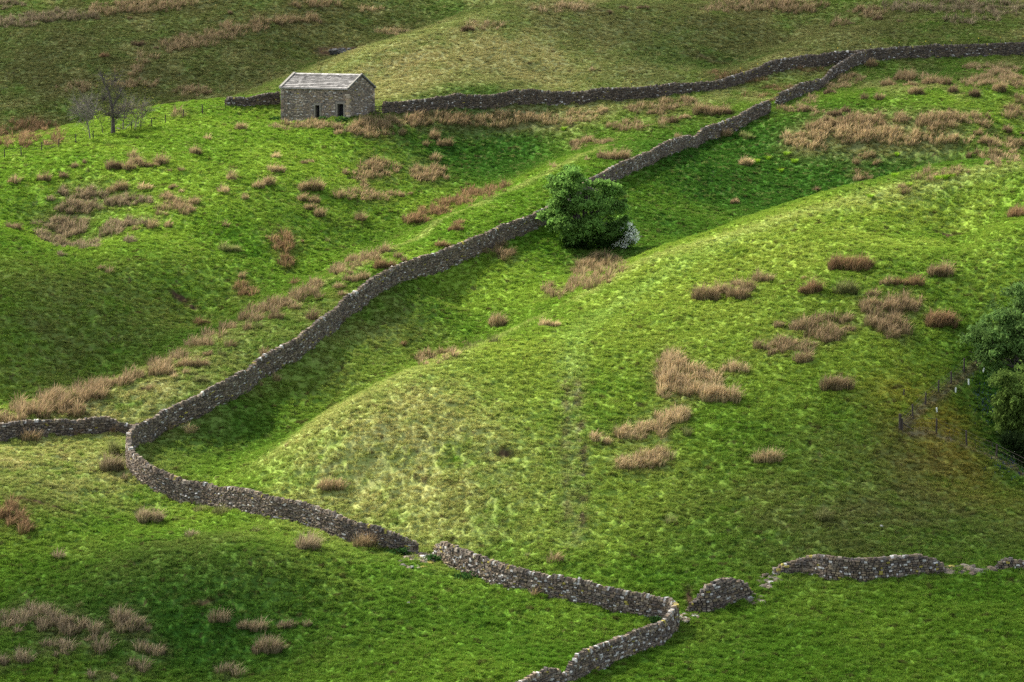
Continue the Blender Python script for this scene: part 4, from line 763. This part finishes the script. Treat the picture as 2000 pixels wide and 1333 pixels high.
# ------------------------------------------------------------------ leafy plants
def leaves(cen, size, cols, flat=.0):
    n = len(cen); a = rng.normal(0, 1, (n, 3)); a /= np.linalg.norm(a, axis=1)[:, None]; b = np.cross(a, rng.normal(0, 1, (n, 3))); b /= np.linalg.norm(b, axis=1)[:, None]
    s = size * rng.uniform(.6, 1.35, n)[:, None]; V = np.stack([cen - a * s, cen - b * s * .5, cen + a * s, cen + b * s * .5], 1).reshape(-1, 3)
    return V, (np.arange(n)[:, None] * 4 + np.arange(4)), np.repeat(cols, 4, 0)
def crown_pts(blobs, nclump, nleaf, cr=.35):
    """blobs: (x, y, z, rx, ry, rz); clumps gather near each blob's surface"""
    B = np.array(blobs, float); vol = (B[:, 3] * B[:, 5]); pr = vol / vol.sum(); k = rng.choice(len(B), nclump, p=pr)
    d = rng.normal(0, 1, (nclump, 3)); d /= np.linalg.norm(d, axis=1)[:, None]; r = rng.uniform(.2, 1.25, nclump) ** .5
    c = B[k, :3] + d * B[k, 3:6] * r[:, None]
    kk = np.repeat(np.arange(nclump), nleaf); sz = cr * rng.uniform(.5, 1.5, nclump)
    return c[kk] + rng.normal(0, 1, (len(kk), 3)) * sz[kk, None] * np.array([.6, .6, .42]), kk
def greens(n, kk, base, var=.35):
    kc = rng.uniform(1 - var, 1 + var, kk.max() + 1)[kk]; return np.array(base) * kc[:, None] * rng.uniform(.7, 1.3, (n, 1)) * np.array([1, 1, 1])
def limb(parts, p, d, L_, r, lvl, maxl, spread=.5, tips=None, upw=.15, col=(.07, .06, .05), kids=3):
    pts = [p]; q = p.copy(); dd = d / np.linalg.norm(d); n = 5
    for _ in range(n):
        dd = dd + rng.normal(0, .13, 3) + np.array([0, 0, upw * .3]); dd /= np.linalg.norm(dd); q = q + dd * L_ / n; pts.append(q.copy())
    parts.append(tube(pts, np.linspace(r, r * .55, n + 1), 6 if r > .03 else 5, np.array(col)))
    if tips is not None and lvl >= maxl - 1: tips.append(pts[-1]); tips.append(pts[3])
    if lvl < maxl:
        for _ in range(kids + (lvl > 1)):
            t = rng.integers(2, n + 1); nd = dd + rng.normal(0, spread, 3); nd[2] += upw; limb(parts, pts[t], nd, L_ * rng.uniform(.55, .8), r * .55 * rng.uniform(.6, .95), lvl + 1, maxl, spread, tips, upw, col, kids)
def rp(u, v, y):
    d = ray(u, v); return d * (y / d[1]) + np.array([0, 0, CAMZ])
def leafy_tree(name, bu, bv, blobs, label, cat, nclump, nleaf, lsz, base, trunk_r, cr=.35, y=None, var=.35, tl=.5):
    B0 = at(bu, bv) if y is None else y; root = empty(name, B0); tag(root, label, cat); Bs = []
    for (u, v, dy, r, sq) in blobs: c = rp(u, v, B0[1] + dy) - B0; Bs.append((*c, r, r, r * sq))
    P, kk = crown_pts(Bs, nclump, nleaf, cr); V, F, Cc = leaves(P, lsz, greens(len(P), kk, base, var)); put(mesh_np('crown', V, F, Cc, M_leaf), 'crown', root)
    ps = []; top = np.mean([b[:3] for b in Bs], 0)
    ps.append(tube([(0, 0, -.4), (0, 0, .2), top * .3 + (0, 0, .1), top * .7, top], np.array([1.5, 1.15, 1, .8, .5]) * trunk_r, 8, np.array((.06, .05, .042)))); V, F, Cc = join(ps); put(mesh_np('trunk', V, F, Cc, M_bark), 'trunk', root)
    for b in Bs:
        e = np.array(b[:3]); s_ = top * rng.uniform(.3, .7); pp = []; limb(pp, s_, e - s_, max(.4, np.linalg.norm(e - s_) * .7), trunk_r * .45, 0, 1, .5); V, F, Cc = join(pp); put(mesh_np('branch', V, F, Cc, M_bark), 'branch', root)
    return root
leafy_tree('broadleaf_tree', 1142, 484, [(1112,345,0,1.0,.9),(1084,357,.3,.75,.7),(1100,372,-.6,1.0,.8),(1134,366,-.2,1.0,.8),(1176,362,0,.8,.6),(1196,374,.2,.8,.7),(1204,402,.3,.9,.8),(1130,400,-.9,1.3,.7),(1168,408,-.6,1.4,.8),(1092,405,-.3,.9,.8),(1074,420,.4,.7,.7),(1100,440,-.9,1.2,.8),(1208,436,.3,.9,.8),(1150,442,-.8,1.4,.7),(1186,452,-.3,1.1,.8),(1120,462,-.7,1.1,.6),(1160,385,0,1.0,.7)],
    'lone full green broadleaf tree growing against the long drystone wall', 'tree', 310, 130, .13, (.13, .24, .05), .26, .36)
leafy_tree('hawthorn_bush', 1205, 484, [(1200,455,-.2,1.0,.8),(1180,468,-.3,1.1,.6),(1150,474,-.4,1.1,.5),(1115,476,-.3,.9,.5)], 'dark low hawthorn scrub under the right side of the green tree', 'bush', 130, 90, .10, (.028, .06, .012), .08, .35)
# blossom
B0 = at(1222, 484); hb = empty('blossoming_bush', B0); tag(hb, 'hawthorn bush white with blossom on the right of the green tree', 'bush')
Bs = [(*(rp(u, v, B0[1]) - B0), r, r, r * .9) for u, v, r in ((1218,452,.8),(1225,465,.75),(1208,470,.8),(1212,440,.45))]
P, kk = crown_pts(Bs, 90, 60, .3); V, F, Cc = leaves(P, .09, greens(len(P), kk, (.05, .09, .02))); put(mesh_np('crown', V, F, Cc, M_leaf), 'crown', hb)
P, kk = crown_pts([(b[0] + .2, b[1] - .25, b[2] + .05, b[3] * 1.05, b[4] * 1.1, b[5] * 1.05) for b in Bs], 120, 34, .24); V, F, Cc = leaves(P, .075, greens(len(P), kk, (.78, .80, .68), .15)); put(mesh_np('blossom', V, F, Cc, M_leaf), 'blossom', hb)
ps = []
for _ in range(5): limb(ps, np.zeros(3), rng.normal(0, .5, 3) + (0, 0, 1), 1.0, .04, 0, 1)
V, F, Cc = join(ps); put(mesh_np('trunk', V, F, Cc, M_bark), 'trunk', hb)
# trees at the right edge
yb = at(1990, 800)
leafy_tree('broadleaf_tree', 0, 0, [(2005,590,1.5,1.5,1),(1960,615,1,1.3,.8),(1925,650,.5,1.3,.7),(1900,668,.2,.9,.6),(1965,655,0,1.9,.9),(2010,650,1,2.2,1),(1940,690,-.3,1.3,.8),(1985,710,-.3,1.9,.9),(2050,680,2,3,1),(2050,600,3,2.6,1)],
    'tall grey green tree leaning into the picture at the right edge', 'tree', 420, 120, .13, (.12, .205, .052), .25, .40, y=yb + np.array([2.2, 3.0, .4]))
leafy_tree('broadleaf_tree', 0, 0, [(1965,745,0,1.2,.8),(1990,780,-.3,1.6,.9),(1975,815,-.3,1.2,.8),(2010,830,-.2,1.6,.9),(2040,760,.5,2.2,1),(1958,780,-.2,.7,.8)],
    'lower yellow green leaved tree in front of the tall one at the right edge', 'tree', 220, 75, .14, (.11, .17, .035), .16, .38, y=at(2006, 868) + np.array([0, 0, 0]))
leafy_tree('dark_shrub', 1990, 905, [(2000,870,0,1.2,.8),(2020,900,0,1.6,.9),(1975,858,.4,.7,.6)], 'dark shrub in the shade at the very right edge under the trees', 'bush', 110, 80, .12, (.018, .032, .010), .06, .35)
# nettles against the walls
for u, v, w_, lb in ((913,1130,2.0,'clump of dark green nettles at the foot of the near wall'),(775,1085,1.6,'blue green nettle clump left of the gap in the long wall'),(846,1098,1.2,'small nettle clump on the stones at the wall gap'),(560,232,.9,'green nettles at the left corner of the barn front'),(628,236,1.4,'green nettles between the two barn doorways'),(668,238,1.3,'green nettles under the right barn doorway'),(533,236,1.2,'rough green tussock against the barn left corner'),(1290,1218,1.4,'dark weeds inside the sharp corner of the near wall'),(430,590,.1,'')):
    if not lb: continue
    p = at(u, v); P, kk = crown_pts([(0, 0, .12, w_ * .55, w_ * .35, .32)], 30, 40, .16); V, F, Cc = leaves(P, .07, greens(len(P), kk, (.035, .085, .02))); tag(put(mesh_np('nettle_clump', V, F, Cc, M_leaf), loc=p), lb, 'weeds')
# bright young fern and iris clumps in the bowl
for u, v, w_, lb in ((1478,318,10,'left of the bright fern clumps in the dark bowl, beside pale rushes'),(1500,312,11,'bright fern clump second from left along the top of the dark bowl'),(1537,304,12,'bright fern clump topmost in the middle of the dark bowl'),(1552,318,12,'bright fern clump just below the topmost one in the bowl'),(1525,337,7,'thin bright fern clump lower in the middle of the bowl'),(1752,305,7,'single bright fern clump on the upper right of the bowl'),(1748,347,8,'single bright fern clump above the hill crest, middle right'),(1830,352,13,'bright fern clump left of the pair on the hill crest right'),(1846,350,11,'bright fern clump right of the pair on the hill crest right'),(1860,348,10,'bright fern clump farthest right along the hill crest'),(1775,366,10,'bright fern clump beside brown rushes on the hill crest'),(1700,388,9,'lowest bright fern clump at the hill crest'),(1100,255,9,'bright yellow green plants on the edge of the upper gully')):
    p = at(u, v); pm_ = FPX / p[1]; r = w_ / pm_ / 2; n = 90; a = rng.uniform(0, 6.283, n); k = np.sqrt(rng.random(n)) * r
    V, F, Cc = blades(np.stack([k * np.cos(a), k * np.sin(a), -.03 + 0 * k], 1), rng.uniform(.3, .65, n), np.full(n, .05), rng.uniform(.2, .9, n), a, np.tile((.16, .30, .02), (n, 1)) * rng.uniform(.7, 1.2, (n, 1)), np.tile((.26, .42, .03), (n, 1)))
    tag(put(mesh_np('fern_clump', V, F, Cc, M_rush), loc=p), lb, 'fern', group='bright fern clumps in the bowl')
# bluebells
ps = []
n = 500; k = rng.random(n) < .55; P = cast(np.where(k, rng.normal(1975, 22, n), rng.normal(1925, 14, n)), np.where(k, rng.normal(900, 16, n), rng.normal(775, 30, n))); org = P[0].copy()
V, F, Cc = blades(P - org, rng.uniform(.2, .32, n), np.full(n, .06), rng.uniform(.2, .6, n), rng.uniform(0, 6.28, n), np.tile((.03, .05, .03), (n, 1)), np.tile((.07, .07, .22), (n, 1)) * rng.uniform(.3, 1.1, (n, 1)))
tag(put(mesh_np('bluebells', V, F, Cc, M_rush), loc=org), 'dim drift of bluebells on the shaded ground under the right trees', 'flowers', kind='stuff')

# ------------------------------------------------------------------ nearly bare trees left of the barn
def bare_tree(name, label, paths, base, leafc, nl, twl, col, tw=70, lsz=.05, scat=.35):
    B0 = at(*base); y = B0[1]; root = empty(name, B0); tag(root, label, 'tree'); main = []; tips = []; tw_ = []
    for k, (pts, r) in enumerate(paths):
        P = [rp(u, v, y + dy) - B0 for u, v, dy in pts]; P = np.array(P)
        ps = [tube(P, np.linspace(r, r * .45, len(P)), 7, np.array(col))]; V, F, Cc = join(ps)
        put(mesh_np('trunk' if k == 0 else 'branch', V, F, Cc, M_bark), 'trunk' if k == 0 else 'branch', root)
        for _ in range(tw if k else tw // 3):
            t = rng.uniform(.35, 1); i_ = min(int(t * (len(P) - 1)), len(P) - 2); f = t * (len(P) - 1) - i_; s_ = P[i_] * (1 - f) + P[i_ + 1] * f
            limb(tw_, s_, rng.normal(0, .7, 3) + np.array([0, 0, .45]), twl * rng.uniform(.6, 1.4), .021, 1, 2, .6, tips, .1, col, 2)
    V, F, Cc = join(tw_); put(mesh_np('twigs', V, F, Cc, M_bark), 'twigs', root)
    tips = np.array(tips); P = tips[rng.integers(0, len(tips), nl)] + rng.normal(0, scat, (nl, 3)); V, F, Cc = leaves(P, lsz, np.array(leafc) * rng.uniform(.6, 1.4, (nl, 1))); put(mesh_np('crown', V, F, Cc, M_leaf), 'crown', root)
bare_tree('bare_tree', 'tallest of the nearly bare trees, dark forked trunk behind the wire fence', [
    ([(221,262,0),(220.5,235,0),(219.5,208,0)], .25), ([(219.5,212,0),(215.5,195,.2),(212,178,.3),(203,163,.3),(199,146,.2)], .14), ([(220,210,0),(226,198,-.2),(233,187,-.3),(238,172,-.2)], .14), ([(214,190,.2),(204,192,0),(200,197,-.1)], .05), ([(209,172,.3),(219,165,.5),(225,155,.5)], .05), ([(220,232,0),(211,222,.4)], .03), ([(221,238,0),(232,228,-.5)], .035)],
    (221, 262), (.20, .23, .03), 420, .9, (.075, .064, .054), 44)
bare_tree('bare_tree', 'pale slender twiggy tree, leftmost behind the wire fence', [
    ([(176,272,0),(173,250,0),(168,232,0)], .085), ([(168,232,0),(158,215,.2),(150,200,.2)], .04), ([(170,238,0),(160,228,-.3),(148,222,-.3)], .035), ([(169,232,0),(172,215,0),(170,200,.1)], .04), ([(171,240,0),(182,225,.2),(186,212,.2)], .03)], (176, 272), (.17, .18, .07), 200, 1.15, (.16, .14, .115), 40)
bare_tree('sapling', 'small sapling with fresh yellow green leaves left of the tallest bare tree', [
    ([(201,262,0),(199,248,0),(196,232,0)], .04), ([(197,240,0),(191,230,0)], .02), ([(198,244,0),(204,232,.2)], .02)], (201, 262), (.24, .36, .04), 380, .35, (.09, .08, .06), 12, .07, .28)
bare_tree('bare_tree', 'spreading twiggy tree just right of the tallest bare tree', [
    ([(240,256,0),(241,240,0),(243,228,0)], .07), ([(242,232,0),(250,218,.2),(253,200,.2)], .04), ([(241,238,0),(232,226,-.2),(230,214,-.2)], .035), ([(242,230,0),(243,215,0)], .035)], (240, 256), (.22, .24, .04), 260, 1.0, (.14, .122, .098), 42)
bare_tree('bare_tree', 'round twiggy tree with specks of yellow leaves, rightmost behind the wire fence', [
    ([(262,252,.5),(266,238,.5),(270,228,.5)], .06), ([(268,232,.5),(276,220,.6),(280,206,.6)], .035), ([(267,236,.5),(258,222,.3),(256,208,.3)], .035), ([(268,234,.5),(282,226,.2),(288,216,.2)], .03)], (262, 252), (.26, .27, .04), 380, 1.05, (.16, .14, .105), 42)
bare_tree('fallen_branch', 'pale fallen dead branches lying behind the wire fence', [
    ([(228,250,.3),(240,255,0),(246,253,-.2)], .05), ([(242,254,0),(252,244,.2),(262,238,.3)], .04), ([(262,252,0),(272,238,.3)], .03)], (240, 256), (.2, .2, .1), 20, .3, (.24, .21, .18), 6)

# ------------------------------------------------------------------ unseen cloud-shaped blockers added far above to dim the edges of the slope
mc = bpy.data.materials.new('thin_blocker'); mc.use_nodes = True; t = mc.node_tree; t.nodes.clear(); LL = t.links.new
o_ = t.nodes.new('ShaderNodeOutputMaterial'); tr = t.nodes.new('ShaderNodeBsdfTransparent'); df = t.nodes.new('ShaderNodeBsdfDiffuse'); df.inputs[0].default_value = (.8, .8, .8, 1); mx = t.nodes.new('ShaderNodeMixShader'); mx.inputs[0].default_value = .29
LL(tr.outputs[0], mx.inputs[1]); LL(df.outputs[0], mx.inputs[2]); LL(mx.outputs[0], o_.inputs[0])
for k, (u, v, rx, ry, lb) in enumerate([(150,60,62,42,''),(950,30,70,34,''),(1900,50,60,38,''),(60,690,20,15,''),(130,650,26,13,''),(10,620,20,16,''),(30,1300,24,14,''),(1990,1050,16,24,''),(2010,960,15,22,''),(0,1330,22,20,''),(2050,1330,26,26,''),(2020,1330,16,18,''),(-20,1330,14,16,''),(2030,60,26,30,''),(300,150,40,22,'')]):
    p = at(min(max(u, -60), 2060), min(max(v, 2), 1340)); c = Vector(p) + SUNV * 520
    th_ = np.linspace(0, 2 * np.pi, 48, endpoint=False); ph = np.linspace(-np.pi / 2, np.pi / 2, 17); V = []
    for a in ph:
        for b in th_:
            n_ = 1 + .22 * float(fbm(np.array([math.cos(b) * 1.7 + k * 9]), np.array([math.sin(b) * 1.7 + a]), 5, 3)[0]); V.append((math.cos(a) * math.cos(b) * rx * n_, math.cos(a) * math.sin(b) * ry * n_, math.sin(a) * 9 * n_))
    F = [(i * 48 + j, i * 48 + (j + 1) % 48, i * 48 + 48 + (j + 1) % 48, i * 48 + 48 + j) for i in range(16) for j in range(48)]
    tag(put(mesh_np('shade_blocker', V, F, None, mc, True), loc=c), None, None, kind='structure')
